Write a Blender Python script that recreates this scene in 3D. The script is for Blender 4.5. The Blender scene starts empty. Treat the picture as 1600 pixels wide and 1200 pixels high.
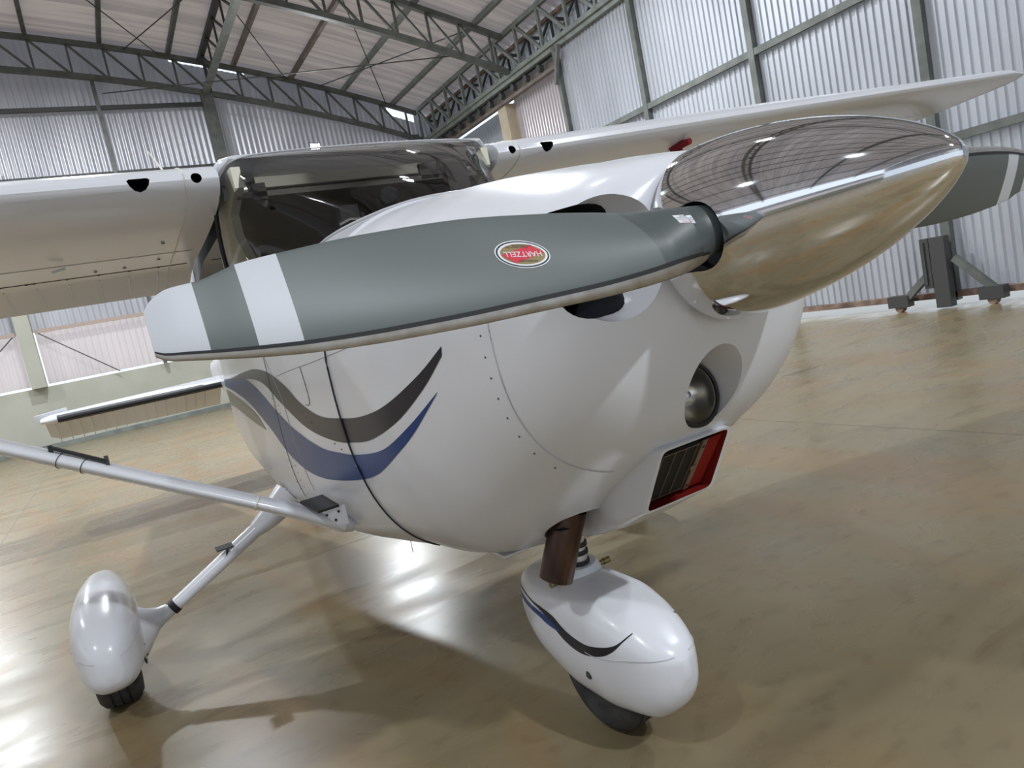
import bpy, bmesh, math, random
from mathutils import Vector, Matrix
from mathutils.bvhtree import BVHTree
random.seed(7)
S = bpy.context.scene
COL = S.collection

# ---------------------------------------------------------------- camera
cam_d = bpy.data.cameras.new('camera'); cam = bpy.data.objects.new('camera', cam_d); COL.objects.link(cam)
cam_d.sensor_width = 36.0; cam_d.lens = 1102.4558 / 1600 * 36.0; cam_d.clip_start = 0.02; cam_d.clip_end = 300
_r = Vector((0.49630263, 0.84474437, -0.20022647)); _u = Vector((-0.00015299689, 0.230721019, 0.973019932)); _f = Vector((-0.86814957, 0.48288172, -0.11463669))
cam.matrix_world = Matrix(((_r.x, _u.x, -_f.x, 2.05765493), (_r.y, _u.y, -_f.y, -1.08822263), (_r.z, _u.z, -_f.z, 1.31210859), (0, 0, 0, 1)))
S.camera = cam

# ---------------------------------------------------------------- world and exposure
w = bpy.data.worlds.new('daylight'); S.world = w; w.use_nodes = True
nt = w.node_tree; nt.nodes.clear()
wo = nt.nodes.new('ShaderNodeOutputWorld'); bg = nt.nodes.new('ShaderNodeBackground')
bg.inputs[0].default_value = (0.80, 0.90, 1.0, 1); bg.inputs[1].default_value = 1.7
nt.links.new(bg.outputs[0], wo.inputs[0])
vs = S.view_settings; vs.view_transform = 'Standard'; vs.look = 'None'; vs.gamma = 1.0; vs.use_curve_mapping = False; vs.exposure = -0.4

# ---------------------------------------------------------------- lamps under the roof; first from floor shadows, front ones added as fill
LAMPS = [(-7.8, 4.6, 8.2, 2100), (-7.8, -2.6, 8.9, 450), (-13.4, -.6, 8.9, 700), (-13.4, -8.5, 9.0, 500),
         (-7.8, -12.0, 8.8, 500), (-2.2, 1.5, 8.9, 40), (-2.2, -9.0, 9.0, 220), (3.4, 5.4, 7.9, 250),
         (3.4, -6.0, 9.0, 350), (9.0, 1.5, 8.5, 1000)]
def lamp_light(i, x, y, z, p):
    ld = bpy.data.lights.new('lamp_light', 'AREA'); ld.shape = 'DISK'; ld.size = 0.42; ld.energy = p; ld.color = (0.90, 0.95, 1.0)
    lo = bpy.data.objects.new('lamp_light', ld); COL.objects.link(lo); lo.location = (x, y, z - 0.012); return lo
# two floodlights on the back wall; the right one is seen just above the windshield
FLOODS = [(-18.72, 5.6, 6.75, 140), (-18.72, -5.0, 6.4, 110)]
def flood_light(x, y, z, p):
    ld = bpy.data.lights.new('flood_light', 'AREA'); ld.shape = 'RECTANGLE'; ld.size = .36; ld.size_y = .26; ld.energy = p; ld.color = (0.92, 0.97, 1.0); ld.spread = math.radians(115)
    lo = bpy.data.objects.new('flood_light', ld); COL.objects.link(lo); lo.location = (x, y, z); lo.rotation_euler = Vector((1, -.1, -.38)).to_track_quat('-Z', 'Z').to_euler(); return lo
FLIGHTS = [flood_light(*l) for l in FLOODS]
LIGHTS = [lamp_light(i, *l) for i, l in enumerate(LAMPS)]

# ---------------------------------------------------------------- materials
def mat(name, col, rough=0.5, metal=0.0, coat=0.0, emit=None, es=1.0, spec=0.5):
    m = bpy.data.materials.new(name); m.use_nodes = True; b = m.node_tree.nodes['Principled BSDF']
    b.inputs['Base Color'].default_value = (*col, 1); b.inputs['Roughness'].default_value = rough; b.inputs['Metallic'].default_value = metal
    b.inputs['Coat Weight'].default_value = coat; b.inputs['Coat Roughness'].default_value = 0.04; b.inputs['Specular IOR Level'].default_value = spec
    if emit: b.inputs['Emission Color'].default_value = (*emit, 1); b.inputs['Emission Strength'].default_value = es
    return m
def noisy(m, c1, c2, scale=3.0, detail=5, bump=0.0, coord='Object', stretch=(1, 1, 1), rr=None, lo=.35, hi=.65):
    n = m.node_tree; b = n.nodes['Principled BSDF']; tc = n.nodes.new('ShaderNodeTexCoord'); mp = n.nodes.new('ShaderNodeMapping')
    mp.inputs['Scale'].default_value = stretch
    nz = n.nodes.new('ShaderNodeTexNoise'); nz.inputs['Scale'].default_value = scale; nz.inputs['Detail'].default_value = detail
    cr = n.nodes.new('ShaderNodeValToRGB'); cr.color_ramp.elements[0].position = lo; cr.color_ramp.elements[1].position = hi
    cr.color_ramp.elements[0].color = (*c1, 1); cr.color_ramp.elements[1].color = (*c2, 1)
    L = n.links.new; L(tc.outputs[coord], mp.inputs[0]); L(mp.outputs[0], nz.inputs['Vector']); L(nz.outputs['Fac'], cr.inputs[0]); L(cr.outputs[0], b.inputs['Base Color'])
    if rr:
        mr = n.nodes.new('ShaderNodeMapRange'); mr.inputs[3].default_value = rr[0]; mr.inputs[4].default_value = rr[1]
        L(nz.outputs['Fac'], mr.inputs[0]); L(mr.outputs[0], b.inputs['Roughness'])
    if bump:
        bp = n.nodes.new('ShaderNodeBump'); bp.inputs['Strength'].default_value = bump; bp.inputs['Distance'].default_value = 0.01
        L(nz.outputs['Fac'], bp.inputs['Height']); L(bp.outputs[0], b.inputs['Normal'])
    return m
M = {}
M['white'] = mat('white_paint', (.75, .76, .80), .25, 0, .25)
M['black_in'] = mat('dark_opening', (.006, .007, .012), .6)
M['seam'] = mat('seam_dark', (.02, .02, .025), .6)
M['seam_l'] = mat('seam_light', (.5, .5, .52), .5)
M['chrome'] = mat('polished_aluminium', (.78, .78, .785), .05, 1)
M['grey_bl'] = mat('propeller_grey', (.115, .135, .132), .42)
M['grey_shank'] = mat('propeller_shank_grey', (.075, .09, .088), .4)
M['wht_bl'] = mat('propeller_white', (.60, .62, .66), .45)
M['steel_le'] = noisy(mat('erosion_strip', (.4, .37, .33), .35, .75), (.36, .33, .29), (.46, .44, .42), 30, 4)
M['black'] = mat('black_rubber', (.015, .015, .017), .55)
M['tire'] = noisy(mat('tire_rubber', (.03, .03, .032), .75), (.02, .02, .022), (.05, .048, .045), 20)
M['blue'] = mat('blue_stripe', (.008, .045, .19), .3, 0, 0, spec=.35)
M['dark'] = mat('charcoal_stripe', (.016, .015, .022), .3, 0, 0, spec=.35)
M['copper'] = noisy(mat('burnt_steel_exhaust', (.1, .06, .05), .32, .9), (.035, .024, .024), (.13, .078, .055), 9, 4, stretch=(1, 1, .3))
M['red'] = mat('red_lining', (.22, .012, .008), .8, spec=.15)
M['redcloth'] = mat('red_cloth', (.22, .008, .02), .8)
M['filter'] = mat('dark_filter', (.012, .012, .009), .8)
M['tan'] = mat('tan_metal', (.25, .19, .13), .45, .5)
M['brass'] = mat('brass_pin', (.3, .24, .12), .35, .9)
M['beige'] = mat('beige_trim', (.78, .75, .62), .5)
M['wing_u'] = M['white']
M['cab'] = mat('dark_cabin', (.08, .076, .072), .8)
M['cabgrey'] = mat('cabin_grey', (.19, .18, .16), .85)
M['gold'] = mat('decal_gold', (.26, .18, .055), .45); M['decred'] = mat('decal_red', (.6, .0, .03), .45)
M['decwhite'] = mat('decal_white', (.75, .77, .8), .45); M['decblk'] = mat('decal_black', (.008, .01, .03), .45)
M['steel'] = noisy(mat('grey_green_steel', (.2, .22, .2), .5, .2), (.10, .11, .10), (.155, .165, .152), 4)
M['steel_l'] = noisy(mat('pale_green_steel', (.3, .33, .3), .5, .2), (.18, .20, .183), (.26, .285, .262), 3)
M['steel_d'] = mat('dark_steel', (.06, .062, .06), .55, .2)
M['rust'] = noisy(mat('rusty_steel', (.2, .12, .08), .7), (.10, .06, .045), (.28, .2, .15), 5)
M['tan_st'] = noisy(mat('weathered_steel', (.2, .17, .15), .6), (.15, .125, .11), (.24, .2, .175), 4)
M['pinkgirt'] = mat('beige_girt', (.45, .36, .31), .6)
M['conc'] = noisy(mat('painted_concrete', (.5, .5, .42), .7), (.44, .445, .38), (.5, .5, .43), 1.3)
M['cream'] = noisy(mat('cream_concrete', (.6, .5, .36), .75), (.52, .43, .31), (.66, .57, .43), 2.5)
M['led'] = mat('led_face', (1, 1, 1), .4, emit=(.95, .97, 1), es=60)
M['boot'] = mat('silver_oleo', (.75, .75, .76), .3, .7)
def sheet(name, c1, c2, trans, tcol, rough=.35, metal=.3, scale=1.2):
    m = noisy(mat(name, c1, rough, metal), c1, c2, scale, 4, stretch=(1, 1, .35))
    n = m.node_tree; b = n.nodes['Principled BSDF']; out = n.nodes['Material Output']
    tr = n.nodes.new('ShaderNodeBsdfTranslucent'); tr.inputs[0].default_value = (*tcol, 1)
    mx = n.nodes.new('ShaderNodeMixShader'); mx.inputs[0].default_value = trans
    n.links.new(b.outputs[0], mx.inputs[1]); n.links.new(tr.outputs[0], mx.inputs[2]); n.links.new(mx.outputs[0], out.inputs[0])
    return m
M['roof'] = sheet('roof_sheet', (.44, .41, .42), (.74, .70, .71), .10, (1, .88, .89), scale=3.0)
for nd in M['roof'].node_tree.nodes:
    if nd.bl_idname == 'ShaderNodeMapping': nd.inputs['Scale'].default_value = (2.2, .05, .05)
    if nd.bl_idname == 'ShaderNodeValToRGB': nd.color_ramp.elements[0].position = .38; nd.color_ramp.elements[1].position = .6
M['wall'] = sheet('wall_sheet', (.42, .42, .45), (.56, .56, .59), .05, (.9, .9, 1))
M['door'] = sheet('door_sheet', (.40, .41, .44), (.49, .505, .54), .07, (.86, .92, 1.0))
M['panel'] = sheet('translucent_panel', (.6, .55, .53), (.7, .64, .62), .34, (1, .86, .84))
M['pinkwall'] = sheet('pinkish_sheet', (.5, .45, .46), (.5, .46, .47), .10, (1, .88, .88))
M['front_fill'] = sheet('front_fill_sheet', (.6, .6, .6), (.75, .75, .75), .75, (.92, .95, 1))  # unseen lower front wall, made translucent to add fill light on the nose
# glass of the windshield
gm = bpy.data.materials.new('windshield_glass'); gm.use_nodes = True; n = gm.node_tree; n.nodes.clear()
o = n.nodes.new('ShaderNodeOutputMaterial'); tr = n.nodes.new('ShaderNodeBsdfTransparent'); gl = n.nodes.new('ShaderNodeBsdfGlossy'); mx = n.nodes.new('ShaderNodeMixShader'); fr = n.nodes.new('ShaderNodeFresnel')
tr.inputs[0].default_value = (.86, .86, .84, 1); gl.inputs['Roughness'].default_value = .03; fr.inputs[0].default_value = 1.6
n.links.new(fr.outputs[0], mx.inputs[0]); n.links.new(tr.outputs[0], mx.inputs[1]); n.links.new(gl.outputs[0], mx.inputs[2]); n.links.new(mx.outputs[0], o.inputs[0]); M['glass'] = gm; M['lens'] = gm
# floor: worn sealed concrete
fm = mat('sealed_concrete', (.3, .25, .18), .3, spec=.38); n = fm.node_tree; b = n.nodes['Principled BSDF']; L = n.links.new
tc = n.nodes.new('ShaderNodeTexCoord')
def nzn(scale, detail, stretch, rot=0, dist=0):
    mp = n.nodes.new('ShaderNodeMapping'); mp.inputs['Scale'].default_value = stretch; mp.inputs['Rotation'].default_value = (0, 0, rot)
    z = n.nodes.new('ShaderNodeTexNoise'); z.inputs['Scale'].default_value = scale; z.inputs['Detail'].default_value = detail; z.inputs['Distortion'].default_value = dist
    L(tc.outputs['Object'], mp.inputs[0]); L(mp.outputs[0], z.inputs['Vector']); return z
def ramp(src, stops):
    c = n.nodes.new('ShaderNodeValToRGB'); e = c.color_ramp.elements
    while len(e) < len(stops): e.new(.5)
    for k, (p, cc) in enumerate(stops): e[k].position = p; e[k].color = (*cc, 1)
    L(src, c.inputs[0]); return c
def mixc(a, b_, f=None, fac=.5, mode='MIX'):
    x = n.nodes.new('ShaderNodeMix'); x.data_type = 'RGBA'; x.blend_type = mode; x.inputs[0].default_value = fac
    L(a, x.inputs[6]); L(b_, x.inputs[7])
    if f is not None: L(f, x.inputs[0])
    return x.outputs[2]
z1 = nzn(.55, 6, (1, 1, 1), 0, .6); z2 = nzn(2.2, 8, (1, .35, 1), .5, 1.2); z3 = nzn(14, 6, (1, .6, 1), .3, .3); z4 = nzn(.9, 5, (.5, 1.6, 1), -.6, 1.5)
c1 = ramp(z1.outputs['Fac'], [(.32, (0.193, 0.145, 0.079)), (.5, (0.235, 0.181, 0.102)), (.68, (0.264, 0.216, 0.132))])
c2 = ramp(z2.outputs['Fac'], [(.3, (0.128, 0.091, 0.046)), (.5, (0.230, 0.177, 0.100)), (.7, (0.286, 0.231, 0.145))])
c4 = ramp(z4.outputs['Fac'], [(.45, (0.213, 0.192, 0.120)), (.62, (0.264, 0.158, 0.069))])
m1 = mixc(c1.outputs[0], c2.outputs[0], None, .45); m2 = mixc(m1, c4.outputs[0], None, .4)
c3 = ramp(z3.outputs['Fac'], [(.28, (.72, .70, .66)), (.45, (1, 1, 1)), (.8, (1.06, 1.06, 1.06))])
m3 = mixc(m2, c3.outputs[0], None, .6, 'MULTIPLY')
z5 = nzn(3.5, 7, (1, .22, 1), .95, .8); c5 = ramp(z5.outputs['Fac'], [(.66, (1, 1, 1)), (.74, (.6, .5, .42))])
m4 = mixc(m3, c5.outputs[0], None, .85, 'MULTIPLY'); L(m4, b.inputs['Base Color'])
mr = n.nodes.new('ShaderNodeMapRange'); mr.inputs[1].default_value = .3; mr.inputs[2].default_value = .7; mr.inputs[3].default_value = .2; mr.inputs[4].default_value = .38
L(z2.outputs['Fac'], mr.inputs[0]); L(mr.outputs[0], b.inputs['Roughness'])
bp = n.nodes.new('ShaderNodeBump'); bp.inputs['Strength'].default_value = .12; bp.inputs['Distance'].default_value = .01; L(z2.outputs['Fac'], bp.inputs['Height']); L(bp.outputs[0], b.inputs['Normal'])
M['floor'] = fm

# ---------------------------------------------------------------- mesh helpers
def link(name, me, parent=None, loc=None):
    o = bpy.data.objects.new(name, me); COL.objects.link(o)
    if parent is not None: o.parent = parent
    if loc is not None: o.location = loc
    return o
def finish(name, bm, mats, parent=None, angle=35, smooth=True, recalc=True):
    if recalc: bmesh.ops.recalc_face_normals(bm, faces=bm.faces[:])
    me = bpy.data.meshes.new(name); bm.to_mesh(me); bm.free()
    for m in (mats if isinstance(mats, (list, tuple)) else [mats]): me.materials.append(m)
    if smooth:
        me.polygons.foreach_set('use_smooth', [True] * len(me.polygons)); me.set_sharp_from_angle(angle=math.radians(angle))
    return link(name, me, parent)
def empty(name, loc=(0, 0, 0), parent=None):
    o = bpy.data.objects.new(name, None); COL.objects.link(o); o.location = loc; o.empty_display_size = .1
    if parent is not None: o.parent = parent
    return o
def tag(o, label=None, cat=None, group=None, kind=None):
    if label: o['label'] = label
    if cat: o['category'] = cat
    if group: o['group'] = group
    if kind: o['kind'] = kind
    return o
def box(bm, x0, x1, y0, y1, z0, z1, mi=0):
    v = [bm.verts.new((x, y, z)) for x in (x0, x1) for y in (y0, y1) for z in (z0, z1)]
    for q in ((0, 1, 3, 2), (4, 6, 7, 5), (0, 4, 5, 1), (2, 3, 7, 6), (0, 2, 6, 4), (1, 5, 7, 3)):
        f = bm.faces.new([v[i] for i in q]); f.material_index = mi
def frame_of(d, up=Vector((0, 0, 1))):
    d = d.normalized(); s = d.cross(up)
    if s.length < 1e-4: s = d.cross(Vector((0, 1, 0)))
    s.normalize(); return d, s, s.cross(d)
def bar(bm, a, b, wdt, hgt, mi=0):
    a, b = Vector(a), Vector(b); d, s, u = frame_of(b - a); A = []
    for p in (a, b):
        A.append([bm.verts.new(p + s * (sx * wdt / 2) + u * (sz * hgt / 2)) for sx, sz in ((-1, -1), (1, -1), (1, 1), (-1, 1))])
    for i in range(4): bm.faces.new((A[0][i], A[0][(i + 1) % 4], A[1][(i + 1) % 4], A[1][i])).material_index = mi
    bm.faces.new(A[0][::-1]).material_index = mi; bm.faces.new(A[1]).material_index = mi
def tube(bm, pts, rad, n=12, mi=0, cap=True, sx=1.0, up=Vector((0, 0, 1))):
    pts = [Vector(p) for p in pts]; R = rad if isinstance(rad, (list, tuple)) else [rad] * len(pts); rings = []
    for i, p in enumerate(pts):
        d = (pts[min(i + 1, len(pts) - 1)] - pts[max(i - 1, 0)]); d, s, u = frame_of(d, up)
        rings.append([bm.verts.new(p + s * math.cos(2 * math.pi * k / n) * R[i] * sx + u * math.sin(2 * math.pi * k / n) * R[i]) for k in range(n)])
    for a, b in zip(rings, rings[1:]):
        for k in range(n): bm.faces.new((a[k], a[(k + 1) % n], b[(k + 1) % n], b[k])).material_index = mi
    if cap: bm.faces.new(rings[0][::-1]).material_index = mi; bm.faces.new(rings[-1]).material_index = mi
    return rings
def loft(bm, rings, cap0=True, cap1=True, closed=True, mi=0):
    V = [[bm.verts.new(p) for p in r] for r in rings]; n = len(V[0])
    for a, b in zip(V, V[1:]):
        for k in range(n if closed else n - 1): bm.faces.new((a[k], a[(k + 1) % n], b[(k + 1) % n], b[k])).material_index = mi
    if cap0: bm.faces.new(V[0][::-1]).material_index = mi
    if cap1: bm.faces.new(V[-1]).material_index = mi
    return V
def lathe(bm, prof, c, axis, n=48, mi=0):
    # prof: (distance along axis, radius); axis a unit Vector
    c = Vector(c); d, s, u = frame_of(axis); rings = []
    for t, r in prof:
        if r < 1e-6: rings.append([bm.verts.new(c + d * t)])
        else: rings.append([bm.verts.new(c + d * t + (s * math.cos(2 * math.pi * k / n) + u * math.sin(2 * math.pi * k / n)) * r) for k in range(n)])
    for a, b in zip(rings, rings[1:]):
        for k in range(n):
            k2 = (k + 1) % n
            if len(a) == 1 and len(b) == 1: continue
            if len(a) == 1: f = (a[0], b[k2], b[k])
            elif len(b) == 1: f = (a[k], a[k2], b[0])
            else: f = (a[k], a[k2], b[k2], b[k])
            bm.faces.new(f).material_index = mi
def cspline(xs, rows, x):
    # Catmull-Rom style interpolation of rows at x (xs ascending)
    i = 0
    while i < len(xs) - 2 and x > xs[i + 1]: i += 1
    x0, x1 = xs[i], xs[i + 1]; h = x1 - x0; t = (x - x0) / h
    def slope(j, c):
        if j == 0: return (rows[1][c] - rows[0][c]) / (xs[1] - xs[0])
        if j == len(xs) - 1: return (rows[-1][c] - rows[-2][c]) / (xs[-1] - xs[-2])
        a = (rows[j][c] - rows[j - 1][c]) / (xs[j] - xs[j - 1]); b_ = (rows[j + 1][c] - rows[j][c]) / (xs[j + 1] - xs[j])
        return 0 if a * b_ < 0 else 2 * a * b_ / (a + b_) if abs(a + b_) > 1e-9 else 0
    out = []
    for c in range(len(rows[0])):
        m0, m1 = slope(i, c), slope(i + 1, c); y0, y1 = rows[i][c], rows[i + 1][c]
        out.append((2 * t**3 - 3 * t**2 + 1) * y0 + (t**3 - 2 * t**2 + t) * h * m0 + (-2 * t**3 + 3 * t**2) * y1 + (t**3 - t**2) * h * m1)
    return out
def section(x, w, zw, zt, zb, nt, nb, n=64, cy=0.0):
    P = []
    for k in range(n):
        a = 2 * math.pi * k / n; c, s = math.cos(a), math.sin(a)
        if s >= 0: e, h = nt, zt - zw
        else: e, h = nb, zw - zb
        P.append((x, cy + w * math.copysign(abs(c) ** (2 / e), c), zw + h * math.copysign(abs(s) ** (2 / e), s)))
    return P
def boolean(obj, cutbm, cutmats, op='DIFFERENCE'):
    bmesh.ops.recalc_face_normals(cutbm, faces=cutbm.faces[:])
    me = bpy.data.meshes.new('c'); cutbm.to_mesh(me); cutbm.free()
    for m in (cutmats if isinstance(cutmats, (list, tuple)) else [cutmats]): me.materials.append(m)
    me.polygons.foreach_set('use_smooth', [True] * len(me.polygons))
    c = bpy.data.objects.new('c', me); COL.objects.link(c)
    md = obj.modifiers.new('b', 'BOOLEAN'); md.operation = op; md.object = c; md.solver = 'EXACT'; md.material_mode = 'TRANSFER'
    bpy.context.view_layer.update(); dg = bpy.context.evaluated_depsgraph_get(); nm = bpy.data.meshes.new_from_object(obj.evaluated_get(dg), depsgraph=dg)
    obj.modifiers.clear(); old = obj.data; nm.name = old.name; obj.data = nm; nm.set_sharp_from_angle(angle=math.radians(35))
    bpy.data.objects.remove(c); bpy.data.meshes.remove(me); bpy.data.meshes.remove(old)
def bvh_of(obj):
    bm = bmesh.new(); bm.from_mesh(obj.data); t = BVHTree.FromBMesh(bm); bm.free(); return t
def cyl_cut(c, axis, r, l0, l1, n=40, r2=None):
    bm = bmesh.new(); a = Vector(axis).normalized(); c = Vector(c)
    tube(bm, [c + a * l0, c + a * l1], [r, r2 or r], n); return bm

# ================================================================ THE HANGAR
XB, YD, YR, YL, XF = -19.1, 9.2, 10.2, -23.0, 14.5
def zr(y): return 10.35 - .01085 * (y + 6.4) ** 2
bm = bmesh.new(); box(bm, XB - .4, XF, YL, 9.42, -.2, 0)
tag(finish('floor', bm, M['floor'], smooth=False), kind='structure')
bm = bmesh.new(); box(bm, XB - 8, XF + 10, 9.42, 30, -.2, -.004)
tag(finish('floor_apron', bm, mat('pale_apron', (.78, .74, .68), .9), smooth=False), kind='structure')
# expansion joints scribed in the slab
bm = bmesh.new()
for y in (-18.9, -13.4, -7.87, -2.34, 3.2, 8.7): box(bm, XB, XF, y - .003, y + .003, -.01, .0008)
tag(finish('trim_1', bm, mat('joint_filler', (.16, .14, .11), .6), smooth=False), kind='structure')
def prof(u, pitch, amp, flat=False):
    p = (u / pitch) % 1.0
    if flat: return amp * (0 if p < .55 else (p - .55) / .12 if p < .67 else 1 if p < .88 else (1 - p) / .12)
    return amp * .5 * (1 - math.cos(2 * math.pi * p))
def corr_wall(name, p0, du, length, z0, ztop, nrm, pitch, amp, m, flat=False, kind='structure', parent=None, step=None):
    # vertical corrugated sheet; ztop callable of position
    bm = bmesh.new(); du = Vector(du); nrm = Vector(nrm); p0 = Vector(p0)
    fr_ = [0, .55, .67, .88] if flat else [0, .17, .33, .5, .67, .83]
    us = []; k = 0
    while k * pitch < length: us += [(k + f_) * pitch for f_ in fr_]; k += 1
    us = [u_ for u_ in us if u_ < length] + [length]; prev = None
    for u_ in us:
        b_ = p0 + du * u_ + nrm * prof(u_, pitch, amp, flat); zt_ = ztop(b_) if callable(ztop) else ztop
        a_ = (bm.verts.new((b_.x, b_.y, z0)), bm.verts.new((b_.x, b_.y, zt_)))
        if prev: bm.faces.new((prev[0], a_[0], a_[1], prev[1]))
        prev = a_
    o_ = finish(name, bm, m, parent, angle=50, recalc=False)
    if kind: tag(o_, kind=kind)
    return o_
# roof
bm = bmesh.new(); ys = [YL + (YR + .3 - YL) * i / 36 for i in range(37)]; prev = None; x = XB - .15; k = 0
while x < XF:
    off = [0, .02, .06, .08, .06, .02][k % 6]
    row = [bm.verts.new((x, y, zr(y) + .12 + off)) for y in ys]
    if prev:
        for a, b in zip(range(36), range(1, 37)): bm.faces.new((prev[a], prev[b], row[b], row[a]))
    prev = row; x += .24 / 6; k += 1
tag(finish('ceiling', bm, M['roof'], angle=50, recalc=False), kind='structure')
# back wall
corr_wall('wall_back', (XB - .12, YL, 0), (0, 1, 0), YR - YL, 2.93, lambda p: zr(p.y) + (-.2 if 8.3 < p.y < 9.15 else -.03 if 2.3 < p.y < 4.2 else .1), (1, 0, 0), .15, .032, M['wall'])
corr_wall('window_1', (XB - .12, YL, 0), (0, 1, 0), 20.3, 1.61, 2.93, (1, 0, 0), .15, .03, M['panel'])
corr_wall('window_2', (XB - .12, -2.36, 0), (0, 1, 0), YR + 2.36, 1.61, 2.93, (1, 0, 0), .15, .03, M['panel'])
bm = bmesh.new(); box(bm, XB - .3, XB - .02, YL, YR, 0, 1.55)
tag(finish('wall_parapet', bm, M['conc'], smooth=False), kind='structure')
bm = bmesh.new(); box(bm, XB - .03, XB + .02, YL, YR, 0, .12)
tag(finish('baseboard_back', bm, M['steel_l'], smooth=False), kind='structure')
# other walls (behind and beside the camera)
corr_wall('wall_left', (XB, YL, 0), (1, 0, 0), XF - XB, 2.93, 4.3, (0, 1, 0), .15, .032, M['wall'])
corr_wall('window_3', (XB, YL, 0), (1, 0, 0), XF - XB, 1.55, 2.93, (0, 1, 0), .15, .03, M['panel'])
bm = bmesh.new(); box(bm, XB, XF, YL - .2, YL, 0, 1.55)
tag(finish('wall_left_parapet', bm, M['conc'], smooth=False), kind='structure')
corr_wall('wall_front', (XF, YL, 0), (0, 1, 0), YR - YL, 4.6, lambda p: zr(p.y) + .03, (-1, 0, 0), .15, .032, M['wall'])
corr_wall('wall_front_lower', (XF, YL, 0), (0, 1, 0), YR - YL, 0, 4.6, (-1, 0, 0), .15, .032, M['front_fill'])
# right side: sheeting above the track, pinkish bays beyond the column, sliding doors
corr_wall('wall_right_upper', (XB - .1, 9.66, 0), (1, 0, 0), XF - XB, 6.66, lambda p: zr(9.66) + .13, (0, -1, 0), .14, .03, M['door'])
corr_wall('wall_right', (XB - .1, YR - .05, 0), (1, 0, 0), 4.9, 0, 6.62, (0, -1, 0), .12, .03, M['door'], True)
corr_wall('wall_right_bay', (-14.2, 9.75, 0), (1, 0, 0), 3.0, 0, 6.62, (0, -1, 0), .12, .03, M['pinkwall'], True)
bm = bmesh.new(); box(bm, -14.62, -14.2, 9.45, 10.1, 0, 6.41)
tag(finish('concrete_column', bm, M['cream'], smooth=False), 'cream concrete column standing beneath the side truss, beyond the far wing root', 'column', group=None)
bm = bmesh.new(); box(bm, XB, XF, 9.44, 9.58, 6.42, 6.66); box(bm, XB, XF, 9.36, 9.46, 6.38, 6.46)
tag(finish('door_track', bm, [M['tan_st']], smooth=False), 'long brownish sliding door track beam under the side truss', 'door track')
bm = bmesh.new(); tube(bm, [(0, -.06, 0), (0, .06, 0)], .085, 14)
roller0 = tag(finish('track_roller', bm, M['steel_d']), 'dark round roller riding on the brownish sliding door track', 'roller', 'rollers on the door track')
roller0.location = (-19, 9.3, 6.55)
for k in range(1, 12):
    r_ = roller0.copy(); COL.objects.link(r_); r_.location = (-19 + .62 * k, 9.3, 6.55)

def door_leaf(name, xs, girts, x0, x1):
    e = empty(name, (0, 0, 0)); tag(e, kind='structure')
    o_ = corr_wall('door_sheeting', (x0, 9.32, 0), (1, 0, 0), x1 - x0, .19, 6.75, (0, -1, 0), .115, .03, M['door'], True, None, e)
    for x in xs:
        b = bmesh.new(); box(b, x - .06, x + .06, 9.18, 9.3, .08, 6.75); finish('door_post', b, M['steel'], e, smooth=False)
    for z in girts:
        b = bmesh.new(); bar(b, (x0, 9.22, z), (x1, 9.22, z), .06, .11); finish('door_girt', b, M['steel'], e, smooth=False)
    b = bmesh.new(); box(b, x0, x1, 9.18, 9.32, .125, .21); finish('door_bottom_rail', b, M['rust'], e, smooth=False)
    return e
dl1 = door_leaf('door_1', [-11.4, -8.8, -6.15], [4.52, 2.26], -11.45, -3.6)
dl2 = door_leaf('door_2', [-3.45, -.85, 1.75, 4.3], [4.52, 2.26], -3.6, 4.4)
dl3 = door_leaf('door_3', [6.9, 9.5, 12.1], [4.52, 2.26], 4.5, 14.4)
# carriage foot at the meeting post of the doors
foot = tag(empty('door_carriage', (-3.47, 9.1, 0)), 'grey steel wheeled carriage with two slanting braces at the foot of the door post', 'door carriage')
def foot_part(nm, fn, m):
    b = bmesh.new(); fn(b); bmesh.ops.translate(b, verts=b.verts[:], vec=(3.47, -9.1, 0)); return finish(nm, b, m, foot, smooth=False)
foot_part('upright', lambda b: box(b, -3.58, -3.38, 8.98, 9.12, .02, 1.0), M['steel_d'])
foot_part('stub', lambda b: (box(b, -3.72, -3.6, 9.0, 9.12, .3, 1.0), box(b, -3.71, -3.66, 8.98, 9.0, .35, .95)), M['steel_d'])
foot_part('brace', lambda b: bar(b, (-3.3, 9.05, .68), (-2.84, 9.05, .2), .09, .09), M['steel'])
foot_part('brace', lambda b: bar(b, (-3.6, 9.05, .56), (-4.0, 9.05, .2), .09, .09), M['steel'])
foot_part('wheel_box', lambda b: box(b, -3.02, -2.72, 8.98, 9.14, .07, .24), M['steel_d'])
foot_part('wheel_box', lambda b: box(b, -4.28, -3.98, 8.98, 9.14, .07, .24), M['steel_d'])
def wheels(b):
    tube(b, [(-2.87, 9.0, .06), (-2.87, 9.1, .06)], .06, 16)
foot_part('wheel', wheels, M['rust'])
foot_part('wheel', lambda b: tube(b, [(-4.13, 9.0, .06), (-4.13, 9.1, .06)], .06, 16), M['rust'])

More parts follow.
